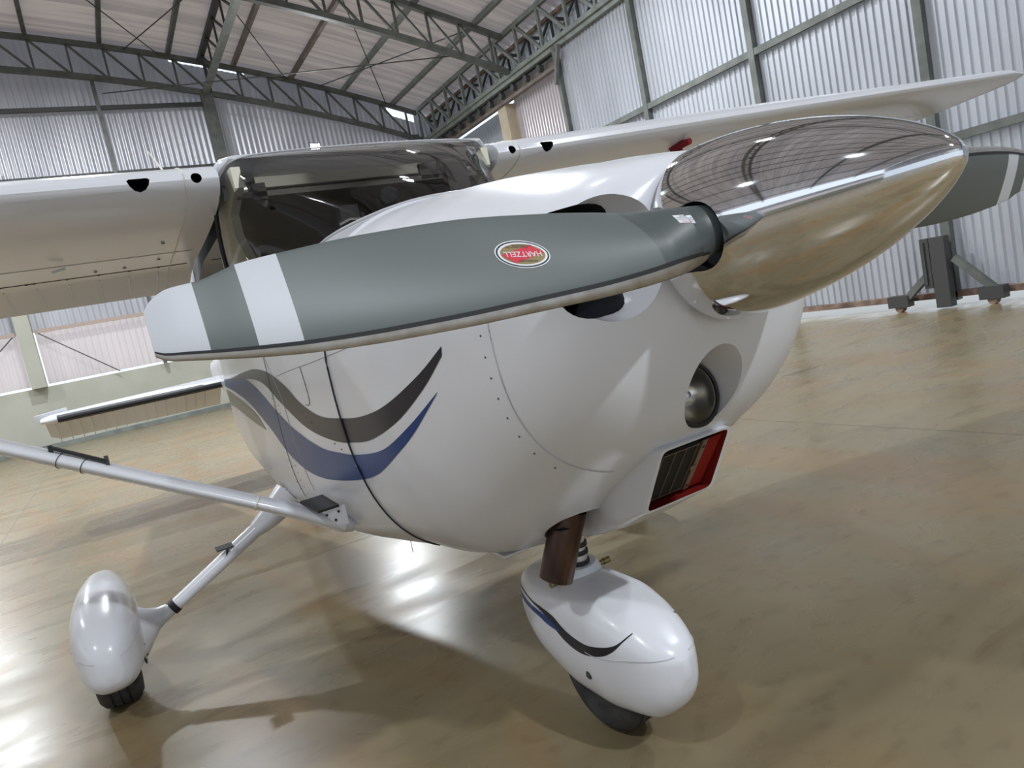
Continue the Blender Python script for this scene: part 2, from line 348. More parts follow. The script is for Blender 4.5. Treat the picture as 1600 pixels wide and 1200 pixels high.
# --- back wall framing
def post(label, x, y, z0, z1, wd, m='steel', dp=None):
    b = bmesh.new(); dp = dp or wd; box(b, -dp / 2, dp / 2, -wd / 2, wd / 2, 0, z1 - z0)
    o_ = finish('steel_post', b, M[m], smooth=False); o_.location = (x, y, z0); return tag(o_, label, 'post')
post('thick grey steel post on the back wall, meeting the long roof truss', -18.9, 3.0, 1.55, 8.6, .3)
post('thin grey steel post on the back wall, left of the thick post', -18.95, .33, 1.55, 9.1, .09)
post('grey steel post in the dark corner where the back wall meets the doors', -18.8, 8.85, 0, 7.0, .25)
b = bmesh.new(); box(b, -.17, .17, -.16, .16, 0, 6.9 - 1.55)
o_ = finish('concrete_column', b, M['conc'], smooth=False); o_.location = (-19.0, -2.55, 1.55)
tag(o_, 'pale painted column between the two lit panels of the back wall', 'column')
def girt(label, a, b_, wd, m):
    b = bmesh.new(); bar(b, a, b_, wd, wd * 1.3); return tag(finish('wall_girt', b, M[m], smooth=False), label, 'girt')
girt('dark grey horizontal girt across the upper back wall, ending at the thick post', (-18.98, -23, 8.27), (-18.98, 2.85, 8.27), .08, 'steel_d')
girt('grey horizontal girt on the back wall just above the near wing', (-18.98, -23, 6.57), (-18.98, 8.8, 6.6), .09, 'steel_d')
girt('beige horizontal girt above the lit panel at left of the pale column', (-18.98, -22, 2.93), (-18.98, -2.75, 2.93), .07, 'pinkgirt')
girt('beige horizontal girt above the lit panel at right of the pale column', (-18.98, -2.35, 2.93), (-18.98, 8.8, 2.93), .07, 'pinkgirt')
# --- arched trusses
def arch_truss(label, x, ys_, m='steel', depth=.87, half=.07, group=None):
    t = tag(empty('roof_truss', (x, 9.2, 7.0)), label, 'truss', group); off = Vector((-x, -9.2, -7.0))
    def p_(nm, fn, mm=m):
        b = bmesh.new(); fn(b); bmesh.ops.translate(b, verts=b.verts[:], vec=off); return finish(nm, b, M[mm], t, smooth=False)
    N = 26; yy = [ys_[0] + (ys_[1] - ys_[0]) * i / N for i in range(N + 1)]
    def chord(dz, wd, ht):
        def f(b):
            rings = [[(x - wd / 2, y, zr(y) + dz - ht / 2), (x + wd / 2, y, zr(y) + dz - ht / 2), (x + wd / 2, y, zr(y) + dz + ht / 2), (x - wd / 2, y, zr(y) + dz + ht / 2)] for y in yy]
            loft(b, rings)
        return f
    p_('top_chord', chord(-.04, .13, .12)); p_('bottom_chord', chord(-depth, .13, .13))
    step = .8; y = ys_[1] - .35; k = 0
    while y > ys_[0] + step:
        p_('vertical_strut', lambda b, y=y: bar(b, (x, y, zr(y) - .08), (x, y, zr(y) - depth + .05), .05, .05))
        p_('diagonal_strut', lambda b, y=y: bar(b, (x, y - step, zr(y - step) - .08), (x, y - .04, zr(y) - depth + .05), .05, .05))
        y -= step; k += 1
    return t
arch_truss('arched grey roof truss lying against the back wall', -18.85, (YL + .3, 9.1))
arch_truss('arched grey roof truss crossing at the top of the picture, nearer than the wall truss', -13.25, (YL + .3, 9.1))
for x, l_ in ((-7.8, 'arched roof truss over the wings, seen only mirrored in the polished spinner'), (-2.2, 'arched roof truss straight above the windshield, seen only mirrored in metal'),
              (3.4, 'arched roof truss above the propeller tip side, seen only mirrored in metal'), (9.0, 'arched roof truss in front of the aeroplane nose, seen only mirrored')):
    arch_truss(l_, x, (YL + .3, 9.1))
# --- long truss along the building, ending on the thick post
t = tag(empty('long_truss', (-18.7, 3.0, 8.5)), 'long narrow grey truss running from the thick back wall post toward the viewer', 'truss')
def lp(nm, fn, m='steel', t=t, off=(18.7, -3.0, -8.5)):
    b = bmesh.new(); fn(b); bmesh.ops.translate(b, verts=b.verts[:], vec=off); return finish(nm, b, M[m], t, smooth=False)
lp('top_chord', lambda b: bar(b, (-18.8, 3.0, 9.33), (13, 3.0, 9.33), .13, .12), 'steel_d')
lp('bottom_chord', lambda b: bar(b, (-18.8, 3.0, 8.55), (13, 3.0, 8.55), .14, .13), 'steel_l')
for k in range(14):
    x = -18.3 + k * 1.1
    lp('vertical_strut', lambda b: bar(b, (x, 3, 9.3), (x, 3, 8.6), .045, .045), 'steel_d'); lp('diagonal_strut', lambda b: bar(b, (x, 3, 9.3), (x + 1.05, 3, 8.6), .045, .045), 'steel_d')
# --- box truss above the doors
t2 = tag(empty('side_truss', (-18.7, 9.2, 6.8)), 'deep double box truss above the sliding doors, running into the far corner', 'truss')
def sp(nm, fn, m='steel_l'): return lp(nm, fn, m, t2, (18.7, -9.2, -6.8))
sp('bottom_chord', lambda b: (bar(b, (-19, 9.2, 6.82), (14, 9.2, 6.82), .16, .10), bar(b, (-19, 9.24, 6.72), (14, 9.24, 6.72), .10, .10)))
sp('top_chord', lambda b: bar(b, (-19, 9.2, 7.8), (14, 9.2, 7.8), .10, .11))
sp('rear_bottom_chord', lambda b: bar(b, (-19, 9.55, 6.82), (14, 9.55, 6.82), .12, .1), 'steel_d')
sp('rear_top_chord', lambda b: bar(b, (-19, 9.55, 7.58), (14, 9.55, 7.58), .08, .08), 'rust')
for k in range(24):
    x = -18.9 + k * 1.02
    sp('vertical_strut', lambda b: bar(b, (x, 9.2, 7.76), (x, 9.2, 6.86), .07, .07)); sp('diagonal_strut', lambda b: bar(b, (x + .05, 9.2, 7.76), (x + .98, 9.2, 6.86), .07, .07))
for k in range(16):
    x = -18.9 + k * 1.02
    sp('rear_strut', lambda b: bar(b, (x, 9.55, 7.55), (x, 9.55, 6.86), .05, .05), 'steel_d'); sp('rear_diagonal', lambda b: bar(b, (x + 1, 9.55, 7.55), (x, 9.55, 6.86), .05, .05), 'steel_d')
    sp('cross_tie', lambda b: bar(b, (x + .5, 9.25, 7.3), (x + .5, 9.55, 7.3), .06, .06), 'steel_d'); sp('lower_tie', lambda b: bar(b, (x + .5, 9.25, 6.86), (x + .5, 9.55, 6.86), .06, .06), 'steel_d')
# knee brace at first door post, purlins, bracing rods
b = bmesh.new(); bar(b, (-11.4, 9.1, 5.9), (-11.05, 9.08, 6.66), .08, .08)
tag(finish('knee_brace', b, M['steel'], smooth=False), 'short slanting knee brace from the first door post up to the side truss', 'brace')
PURL = [(-21, 'out of view at far left'), (-16, 'x'), (-11, 'x'), (-7.2, 'x'), (-5.6, 'x'), (-4.0, 'x'), (-2.43, 'x'), (-.86, 'x'), (.71, 'x'), (2.28, 'x'), (3.89, 'x'), (5.42, 'x'), (6.9, 'x'), (8.4, 'x')]
PL = {-.86: 'grey roof purlin reaching the back wall at the far left of the picture', .71: 'grey roof purlin second from the left picture edge', 2.28: 'grey roof purlin just left of the long narrow truss',
      3.89: 'brown-grey roof purlin just right of the long narrow truss', 5.42: 'brown-grey roof purlin crossing under the top of the arched truss', 6.9: 'grey roof purlin between the two nearest the side truss', 8.4: 'pale roof purlin nearest the side truss, ending at the bright corner gap'}
for y, _ in PURL:
    b = bmesh.new(); box(b, XB, XF, y - .05, y + .05, zr(y) + .0, zr(y) + .12)
    o_ = finish('roof_purlin', b, M['tan_st' if y in (3.89, 5.42) else 'steel_l' if y > 6 else 'steel'], smooth=False)
    tag(o_, PL.get(y, 'grey roof purlin above the camera, outside the picture and only mirrored in metal'), 'purlin', None if y in PL else 'roof purlins out of view')
def rod(label, a, b_, r=.014):
    b = bmesh.new(); tube(b, [a, b_], r, 6); tag(finish('bracing_rod', b, M['steel_d']), label, 'bracing rod')
zz = lambda y, d=.05: zr(y) - d
rod('thin bracing rod slanting down to the right at the far left under the roof', (-13.4, -1.4, zz(-1.4)), (-18.9, 2.1, zz(2.1)))
rod('thin bracing rod rising to the right toward the long truss', (-18.9, 1.2, zz(1.2)), (-13.6, 3.0, zz(3.0)))
rod('thin bracing rod slanting down right from the long truss toward the wall truss', (-13.4, 2.2, zz(2.2)), (-18.9, 5.3, zz(5.3)))
rod('thin bracing rod crossing the last bay under the roof toward the bright corner', (-13.4, 5.2, zz(5.2)), (-18.9, 8.2, zz(8.2)))
rod('thin nearly level rod from the back wall to the arched truss', (-18.9, .5, 8.6), (-13.4, 7.9, 7.35))
rod('thin bracing rod climbing from the wall truss to the arched truss', (-18.9, 6.1, zz(6.1)), (-13.4, 8.3, zz(8.3)))
rod('thin diagonal tie rod over the lit panel right of the pale column', (-19.0, -2.3, 2.9), (-19.0, -.75, 1.58))
rod('thin diagonal tie rod over the lit panel left of the pale column', (-19.0, -2.8, 2.9), (-19.0, -4.3, 1.58))
# high bay lamps, those ahead of the nose added for front fill
for i, (x, y, z, p) in enumerate(LAMPS):
    e = tag(empty('high_bay_lamp', (x, y, z)), 'round high bay lamp set under the roof for its light, out of view above the aeroplane', 'lamp', 'high bay lamps')
    b = bmesh.new(); lathe(b, [(.0, .24), (.06, .24), (.12, .2), (.2, .1), (.3, .08), (.3, 0)], (0, 0, 0), Vector((0, 0, 1)), 28); finish('housing', b, M['steel_d'], e)
    b = bmesh.new(); lathe(b, [(0, 0), (0, .22)], (0, 0, -.002), Vector((0, 0, 1)), 28); finish('led_face', b, M['led'], e)
    b = bmesh.new(); tube(b, [(0, 0, .3), (0, 0, zr(y) - z - (.85 if x in (-7.8, -13.4, -2.2, 3.4, 9.0) else 0))], .01, 6); finish('hanger', b, M['steel_d'], e)
    LIGHTS[i].parent = e; LIGHTS[i].location = (0, 0, -.015)

for (x, y, z, p), lo in zip(FLOODS, FLIGHTS):
    e = tag(empty('floodlight', (x, y, z)), 'bright square floodlight on the back wall, shining just above the windshield' if y > 0 else 'floodlight on the back wall hidden behind the near wing', 'floodlight')
    q_ = lo.rotation_euler.copy(); e.rotation_euler = q_; lo.parent = e; lo.location = (0, 0, -.012); lo.rotation_euler = (0, 0, 0)
    b = bmesh.new(); box(b, -.2, .2, -.15, .15, .0, .07); finish('flood_housing', b, M['steel_d'], e, smooth=False)
    b = bmesh.new(); box(b, -.18, .18, -.13, .13, -.006, -.001); finish('flood_glass', b, M['led'], e, smooth=False)
    b = bmesh.new(); bar(b, (0, 0, .07), (0, 0, .24), .05, .05); finish('flood_arm', b, M['steel_d'], e, smooth=False)
# ================================================================ THE AEROPLANE
AP = tag(empty('airplane', (0, 0, 0)), 'white high-wing single-engine airplane with polished spinner, grey propeller and blue and black stripes', 'airplane')
CX = [-.01, .15, .3, .4, .5, .6, .7, .8, .88, .93, .97, 1.0, 1.02, 1.035, 1.04]
CR = [  # w, zw, zt, zb, nt, nb
    (.534, 1.26, 1.680, .552, 2.5, 3.0), (.522, 1.26, 1.664, .563, 2.4, 3.0), (.51, 1.25, 1.648, .595, 2.3, 3.0), (.495, 1.25, 1.636, .635, 2.3, 2.9), (.477, 1.26, 1.622, .688, 2.3, 2.8),
    (.456, 1.26, 1.606, .75, 2.3, 2.7), (.436, 1.26, 1.590, .815, 2.3, 2.65), (.415, 1.26, 1.572, .878, 2.3, 2.6), (.393, 1.265, 1.560, .928, 2.3, 2.5), (.37, 1.27, 1.551, .975, 2.3, 2.45),
    (.342, 1.28, 1.543, 1.028, 2.25, 2.4), (.302, 1.295, 1.536, 1.085, 2.2, 2.3), (.255, 1.315, 1.529, 1.135, 2.1, 2.2), (.205, 1.34, 1.522, 1.178, 2, 2.1), (.15, 1.36, 1.51, 1.21, 2, 2)]
def fine(xs, rows, k):
    out = []
    for i in range(len(xs) - 1):
        for j in range(k): x = xs[i] + (xs[i + 1] - xs[i]) * j / k; out.append((x, cspline(xs, rows, x)))
    out.append((xs[-1], list(rows[-1]))); return out
bm = bmesh.new(); loft(bm, [section(x, *r, n=96) for x, r in fine(CX, CR, 4)])
cowl = finish('engine_cowling', bm, M['white'], AP)
FX = [-6.9, -6.3, -5.2, -4.0, -3.0, -2.6, -2.3, -2.2, -1.4, -.9, -.7, -.5, -.25, .0]
FR = [(.04, 1.2, 1.32, 1.05, 2, 2), (.07, 1.2, 1.36, .99, 2.2, 2.2), (.17, 1.16, 1.46, .84, 2.4, 2.5), (.29, 1.15, 1.60, .72, 2.5, 3), (.42, 1.18, 1.80, .63, 2.8, 3.4), (.48, 1.2, 1.93, .6, 3, 3.6), (.515, 1.2, 2.0, .575, 3.4, 3.8),
      (.52, 1.2, 1.52, .57, 6, 4), (.555, 1.2, 1.50, .53, 6, 4.4), (.558, 1.2, 1.51, .52, 6, 4.5), (.556, 1.21, 1.56, .518, 4.6, 4.4), (.552, 1.22, 1.63, .522, 3.4, 4.1), (.545, 1.24, 1.69, .535, 2.8, 3.5), (.536, 1.26, 1.684, .552, 2.5, 3.0)]
bm = bmesh.new(); loft(bm, [section(x, *r, n=96) for x, r in fine(FX, FR, 5)])
fus = finish('fuselage', bm, M['white'], AP)

# cut the cowl: cooling inlets, light recess, exhaust opening
def ellcut(c, rx, ry, rz):
    b = bmesh.new(); bmesh.ops.create_uvsphere(b, u_segments=40, v_segments=24, radius=1); bmesh.ops.scale(b, vec=(rx, ry, rz), verts=b.verts[:]); bmesh.ops.translate(b, vec=c, verts=b.verts[:]); return b
for s in (-1, 1):
    boolean(cowl, ellcut((1.06, s * .255, 1.358), .17, .115, .128), M['white'])
    b = bmesh.new(); R_ = []
    for x in (.70, 1.2): R_.append([(x, s * .268 + .084 * math.copysign(abs(math.cos(a)) ** .6, math.cos(a)), 1.356 + .108 * math.copysign(abs(math.sin(a)) ** .6, math.sin(a))) for a in [2 * math.pi * k / 36 for k in range(36)]])
    loft(b, R_); boolean(cowl, b, M['black_in'])
b = bmesh.new(); tube(b, [(.835, -.015, 1.020), (.895, -.015, 1.032), (1.2, -.015, 1.092)], [.072, .074, .092], 48); boolean(cowl, b, M['white'])
EXH_B, EXH_T = Vector((.455, -.185, .555)), Vector((.485, -.118, .735))
b = bmesh.new(); tube(b, [(.505, -.118, .55), (.505, -.118, .86)], [.09, .09], 40, sx=1.0); boolean(cowl, b, M['beige'])
bv_c = bvh_of(cowl); bv_f = bvh_of(fus)
def side_hit(x, z, s=-1, off=.0015):
    best = None
    for bv in (bv_c, bv_f):
        h = bv.ray_cast(Vector((x, s * 3, z)), Vector((0, -s, 0)))
        if h[0] is not None and abs(h[0].y) > .02 and (best is None or abs(h[0].y) > abs(best[0].y)): best = h
    if best is None: return None
    nn = best[1] if best[1].y * s > 0 else -best[1]
    return best[0] + nn * off
def crom(P, n):
    out = []; Q = [P[0]] + list(P) + [P[-1]]
    for i in range(1, len(Q) - 2):
        for k in range(n):
            t_ = k / n; a, b_, c, d = Q[i - 1], Q[i], Q[i + 1], Q[i + 2]
            out.append(tuple(.5 * ((2 * b_[j]) + (-a[j] + c[j]) * t_ + (2 * a[j] - 5 * b_[j] + 4 * c[j] - d[j]) * t_**2 + (-a[j] + 3 * b_[j] - 3 * c[j] + d[j]) * t_**3) for j in range(len(b_))))
    out.append(tuple(P[-1])); return out
def stripe(name, up, lo, m, sides=(-1, 1), hit=side_hit, n=16, rows=6, parent=None):
    U, Lw = crom(up, n), crom(lo, n)
    def res(P, N):
        d = [0]
        for a, b_ in zip(P, P[1:]): d.append(d[-1] + math.dist(a, b_))
        out = []; j = 0
        for k in range(N):
            t_ = d[-1] * k / (N - 1)
            while j < len(d) - 2 and d[j + 1] < t_: j += 1
            f_ = (t_ - d[j]) / max(d[j + 1] - d[j], 1e-9); out.append(tuple(P[j][c] + (P[j + 1][c] - P[j][c]) * f_ for c in range(2)))
        return out
    U, Lw = res(U, 90), res(Lw, 90)
    for s in sides:
        b = bmesh.new(); prev = None
        for a, c in zip(U, Lw):
            row = []
            for k in range(rows + 1):
                f_ = k / rows; h = hit(a[0] + (c[0] - a[0]) * f_, a[1] + (c[1] - a[1]) * f_, s)
                row.append(b.verts.new(h) if h is not None else None)
            if prev:
                for k in range(rows):
                    q = (prev[k], prev[k + 1], row[k + 1], row[k])
                    if all(v is not None for v in q): b.faces.new(q)
            prev = row
        finish(name, b, m, parent or AP, angle=60)
def seamline(name, pts, r, m, sides=(-1, 1), hit=side_hit, n=10, parent=None, off=0.0):
    for s in sides:
        P = [hit(p[0], p[1], s) for p in crom(pts, n)]; P = [p for p in P if p is not None]
        if len(P) < 2: continue
        b = bmesh.new(); tube(b, P, r, 6); finish(name, b, m, parent or AP)
UPD = [(-1.963, 1.208), (-1.262, 1.244), (-1.012, 1.249), (-.77, 1.229), (-.558, 1.178), (-.393, 1.116), (-.199, 1.077), (-.009, 1.076), (.145, 1.083), (.324, 1.115), (.507, 1.182), (.631, 1.246)]
LOD = [(-1.965, 1.19), (-1.314, 1.209), (-.943, 1.191), (-.677, 1.111), (-.391, 1.03), (-.134, 1.0), (.034, 1.002), (.19, 1.02), (.366, 1.072), (.519, 1.15), (.625, 1.225)]
UPB = [(-2.6, 1.2), (-2.077, 1.207), (-1.493, 1.218), (-1.121, 1.169), (-.819, 1.082), (-.577, 1.016), (-.3, .967), (-.11, .96), (.055, .965), (.25, .995), (.422, 1.063), (.576, 1.144)]
LOB = [(-2.6, 1.16), (-2.099, 1.15), (-1.479, 1.107), (-1.043, 1.005), (-.793, .913), (-.576, .86), (-.363, .847), (-.122, .865), (.089, .898), (.26, .958), (.422, 1.038), (.576, 1.143)]
UPG, LOG = [(-2.6, 1.14), (-2.1, 1.13), (-1.575, 1.09), (-1.286, 1.045), (-1.13, .986)], [(-2.6, 1.06), (-2.16, 1.05), (-1.74, 1.03), (-1.358, 1.0), (-1.136, .98)]
stripe('charcoal_stripe', UPD, LOD, M['dark']); stripe('blue_stripe', UPB, LOB, M['blue']); stripe('grey_stripe', UPG, LOG, mat('warm_grey_stripe', (.22, .21, .185), .3))
seamline('cowl_seam', [(.01, 1.45), (.0, 1.25), (.0, 1.0), (0, .8), (0, .68), (0, .605)], .0028, M['seam'])
seamline('nose_cap_seam', [(.8, 1.40), (.8, 1.3), (.8, 1.1), (.8, 1.0), (.8, .93), (.8, .895)], .0012, M['seam_l'])
seamline('panel_seam', [(-.80, 1.3), (-.748, 1.249), (-.651, 1.136), (-.626, 1.014), (-.595, .878), (-.576, .775)], .0012, M['seam_l'])
seamline('panel_seam', [(-.80, 1.4), (-.795, 1.19), (-.80, .9), (-.795, .8), (-.785, .72)], .0009, M['seam'])
seamline('oil_door_seam', [(-.29, 1.24), (-.272, 1.151), (-.285, 1.115), (-.332, 1.112)], .001, M['seam'])
seamline('panel_seam', [(-.66, 1.215), (-.4, 1.235), (-.1, 1.255), (.25, 1.285), (.5, 1.31)], .001, M['seam_l'])
for s in (-1, 1):
    b = bmesh.new()
    for zt_, zb_, xx in ((1.22, .75, -.83), (1.19, .74, -.745)):
        for k in range(16):
            p = side_hit(xx + .02 * (k / 15), zt_ + (zb_ - zt_) * k / 15, s, 0)
            if p: lathe(b, [(-.001, .0032), (.001, .0025), (.0012, 0)], p, Vector((0, s, 0)), 6)
    for k in range(9):
        p = side_hit(-.40 + .045 * k, 1.085 - .016 * k, s, 0)
        if p: lathe(b, [(-.001, .0035), (.002, .0025), (.0022, 0)], p, Vector((0, s, 0)), 6)
        p = side_hit(.77, 1.3 - .045 * k, s, 0)
        if p and abs(p.y) > .1: lathe(b, [(-.001, .003), (.001, .0025), (.0012, 0)], p, Vector((0, s, 0)), 6)
    finish('rivet_rows', b, M['steel_d'], AP)
# spinner with blade openings
SC, SA = Vector((1.055, 0, 1.36)), Vector((.465, 0, .030)).normalized()
SR, SL = .172, .466
pf = [(0, 0), (0, SR), (.012, SR)] + [(.012 + (SL - .012) * t_, SR * (1 - t_ ** 1.78) ** .69) for t_ in [k / 40 for k in range(1, 40)]] + [(SL, 0)]
bm = bmesh.new(); lathe(bm, pf, SC, SA, 96); spin = finish('spinner', bm, M['chrome'], AP, angle=50)
HUB = SC + SA * .100
for s in (-1, 1):
    b = bmesh.new(); tube(b, [HUB + Vector((-.012, s * .10, -.010)), HUB + Vector((-.012, s * .3, -.010))], .061, 48); boolean(spin, b, M['black_in'])
    b = bmesh.new(); R_ = []
    for y in (.12, .3): R_.append([(HUB.x - .012 + dx, s * y, HUB.z - .01 + dz) for dx, dz in ((0, .060), (-.088, .034), (-.088, -.058), (0, -.060))])
    loft(b, R_); boolean(spin, b, M['black_in'])
bv_s = bvh_of(spin)
def screw(p, nn, r, parent, m=M['chrome'], nm='screw'):
    b = bmesh.new(); lathe(b, [(-.002, r * 1.35), (.0006, r * 1.35), (.0008, r), (r * .5, r * .8), (r * .62, 0)], p, nn, 14); return finish(nm, b, m, parent)
for k in range(12):
    a = math.radians(15 + 30 * k); d_ = Vector((0, math.cos(a), math.sin(a)))
    h = bv_s.ray_cast(SC + SA * .022 + d_ * .4, -d_)
    if h[0] is not None and (h[0] - SC).length > .15: screw(h[0], h[1], .0038, spin)
# nose bowl lip details
for y, z in ((.045, 1.0), ):
    pass
# blades
BT = [(.08, .040, -.043, .5), (.13, .041, -.045, .6), (.17, .044, -.054, .75), (.25, .050, -.066, .72), (.35, .062, -.074, .62), (.45, .071, -.077, .55), (.61, .078, -.077, .43), (.75, .074, -.074, .36), (.86, .065, -.067, .31), (.92, .058, -.06, .29), (.97, .044, -.052, .27), (1.005, .040, -.046, .26), (1.025, .030, -.042, .26), (1.036, .017, -.035, .26)]
TH = [1.0, .95, .62, .42, .27, .19, .135, .11, .095, .09, .085, .08, .07, .06]
def blade(s):
    # s=-1: blade on the -Y side with its leading edge low; +1 the opposite blade
    xs = [b_[0] for b_ in BT]; rows = [(b_[1], b_[2], b_[3], t_) for b_, t_ in zip(BT, TH)]
    rs = sorted(set([.08 + (1.036 - .08) * k / 110 for k in range(111)] + [.872, .925, .978, .30, .2]))
    N = 48; bm = bmesh.new(); V = []
    for r in rs:
        te, le, beta, th = cspline(xs, rows, r); zc = (te + le) / 2; hc = (te - le) / 2 / 1.0
        rnd = max(0, min(1, (r - .13) / .14)); ring = []
        tb = math.tan(beta) * rnd; ln = math.hypot(1, tb)
        for k in range(N):
            a = 2 * math.pi * k / N; c, sn = math.cos(a), math.sin(a)
            cc = -c; tt = abs(sn) ** (1 + .25 * rnd) * th * hc * (1 + .45 * cc * rnd)  # c=+1 trailing edge
            zz_ = zc + hc * c; xx = -tb * hc * c
            nx, nz = 1 / ln, tb / ln
            up = (1.25 if sn > 0 else .75) if rnd > .5 else 1
            off = math.copysign(tt, sn) * up
            ring.append((HUB.x + xx + nx * off, r, zz_ + nz * off))
        # mirror for the side: near blade LE is low; far blade LE is high
        if s < 0: V.append([(p[0], -p[1], HUB.z + p[2]) for p in ring])
        else: V.append([(p[0], p[1], HUB.z - p[2] * 1.0) for p in ring])
    VV = loft(bm, V)
    bm.faces.ensure_lookup_table()
    for f in bm.faces:
        c = f.calc_center_median(); r = abs(c.y); f.material_index = 1 if (r > .978 or .872 < r < .925) else 2 if r < .30 else 0
    return finish('propeller_blade', bm, [M['grey_bl'], M['wht_bl'], M['grey_shank']], AP, angle=60), V, rs
def le_strip(V, rs, par):
    # metal strip wrapped round the leading edge, thin black sealing line behind it
    for nm, ks, m, off in (('erosion_strip', range(20, 30), M['steel_le'], .0010), ('strip_sealant', [19, 20], M['black'], .0013)):
        b = bmesh.new(); R_ = []
        for i, r in enumerate(rs):
            if r < .17: continue
            ctr = Vector(V[i][24]) * .5 + Vector(V[i][0]) * .5
            row = []
            for k in ks:
                p = Vector(V[i][k]); t_ = Vector(V[i][(k + 1) % 48]) - Vector(V[i][k - 1]); yd = Vector((0, 1, 0)); nn = t_.cross(yd).normalized()
                if nn.dot(p - ctr) < 0: nn = -nn
                row.append(p + nn * off)
            R_.append(row)
        V2 = [[b.verts.new(p) for p in r_] for r_ in R_]
        for a, c in zip(V2, V2[1:]):
            for k in range(len(a) - 1): b.faces.new((a[k], a[k + 1], c[k + 1], c[k]))
        o_ = finish(nm, b, m, par, angle=60)
bl1, V1, RS = blade(-1); le_strip(V1, RS, bl1); bl2, V2_, RS2 = blade(1); le_strip(V2_, RS2, bl2)
bv_b = bvh_of(bl1)
def text_mesh(s, size):
    cu = bpy.data.curves.new('t', 'FONT'); cu.body = s; cu.size = size; cu.align_x = 'CENTER'; cu.align_y = 'CENTER'; cu.resolution_u = 3
    o_ = bpy.data.objects.new('t', cu); COL.objects.link(o_); bpy.context.view_layer.update()
    dg = bpy.context.evaluated_depsgraph_get(); me = bpy.data.meshes.new_from_object(o_.evaluated_get(dg), depsgraph=dg)
    vs_ = [v.co.copy() for v in me.vertices]; fs = [list(p.vertices) for p in me.polygons]
    bpy.data.objects.remove(o_); bpy.data.curves.remove(cu); bpy.data.meshes.remove(me); return vs_, fs
def blade_pt(u, v, lay):
    h = bv_b.ray_cast(Vector((2.0, u, v)), Vector((-1, 0, 0)))
    return (h[0] + Vector((1, 0, 0)) * (.0005 + .00025 * lay)) if h[0] is not None else Vector((HUB.x, u, v))
def decal(nm, cy, cz, rot, shapes, k_=.93):
    # decal coordinates: +a to the right when upright, +b up; rot turns it on the blade face
    b = bmesh.new(); ca, sa = math.cos(rot), math.sin(rot)
    def T(a, c, lay): a, c = a * k_, c * k_; return b.verts.new(blade_pt(cy + a * ca - c * sa, cz + a * sa + c * ca, lay))
    mats_ = []
    for kind, arg, m, lay in shapes:
        if m not in mats_: mats_.append(m)
        mi = mats_.index(m)
        if kind == 'ell':
            rx, rz = arg[:2]; x_, z_ = (arg[2:4] if len(arg) > 2 else (0, 0))
            rings = [[T(x_ + rx * q * math.cos(2 * math.pi * k / 40), z_ + rz * q * math.sin(2 * math.pi * k / 40), lay) for k in range(40)] for q in (.35, .7, 1)]
            f = b.faces.new(rings[0]); f.material_index = mi
            for A_, B_ in zip(rings, rings[1:]):
                for k in range(40): f = b.faces.new((A_[k], A_[(k + 1) % 40], B_[(k + 1) % 40], B_[k])); f.material_index = mi
        if kind == 'poly':
            f = b.faces.new([T(p[0], p[1], lay) for p in arg]); f.material_index = mi
        if kind == 'band':
            up_, lo_, n1 = arg[0], arg[1], 18
            def at_(P, t_):
                q = t_ * (len(P) - 1); j = min(int(q), len(P) - 2); f_ = q - j; return (P[j][0] + (P[j + 1][0] - P[j][0]) * f_, P[j][1] + (P[j + 1][1] - P[j][1]) * f_)
            g = []
            for i in range(n1 + 1):
                a_, c_ = at_(up_, i / n1), at_(lo_, i / n1); g.append([T(a_[0] + (c_[0] - a_[0]) * j / 6, a_[1] + (c_[1] - a_[1]) * j / 6, lay) for j in range(7)])
            for i in range(n1):
                for j in range(6): f = b.faces.new((g[i][j], g[i + 1][j], g[i + 1][j + 1], g[i][j + 1])); f.material_index = mi
        if kind == 'grid':
            a0, a1, c0, c1, sk = arg; n1 = 14; g = [[T(a0 + (a1 - a0) * i / n1 + sk * (c0 + (c1 - c0) * j / 3), c0 + (c1 - c0) * j / 3, lay) for j in range(4)] for i in range(n1 + 1)]
            for i in range(n1):
                for j in range(3): f = b.faces.new((g[i][j], g[i + 1][j], g[i + 1][j + 1], g[i][j + 1])); f.material_index = mi
        if kind == 'text':
            s_, size, x_, z_, sx_ = arg; vs_, fs = text_mesh(s_, size); tv = [T(x_ + v.x * sx_, z_ + v.y, lay) for v in vs_]
            for f_ in fs:
                try: f = b.faces.new([tv[i] for i in f_]); f.material_index = mi
                except ValueError: pass
    return finish(nm, b, mats_, bl1, smooth=False, recalc=False)
decal('maker_decal', -.531, 1.376, math.radians(172), [
    ('ell', (.0475, .0242), M['decwhite'], 0), ('ell', (.0455, .0228), M['decblk'], 1), ('ell', (.0425, .0205), M['decwhite'], 2), ('ell', (.0385, .0178), M['gold'], 3),
    ('band', ([(-.0382, -.0018), (-.018, .0045), (.006, .0115), (.018, .0157)], [(-.018, -.0157), (-.006, -.0115), (.018, -.0045), (.0382, .0018)]), M['decred'], 4),
    ('text', ('HARTZELL', .0125, 0, 0, 1.12), M['decwhite'], 5), ('text', ('PROPELLERS', .0045, -.004, .0118, 1.3), M['decblk'], 5), ('text', ('PIQUA OHIO USA', .004, .006, -.0118, 1.2), M['decblk'], 5), ('text', ('BUILT ON HONOR', .004, -.004, -.0148 + .0001, 1.0), M['decblk'], 5)])
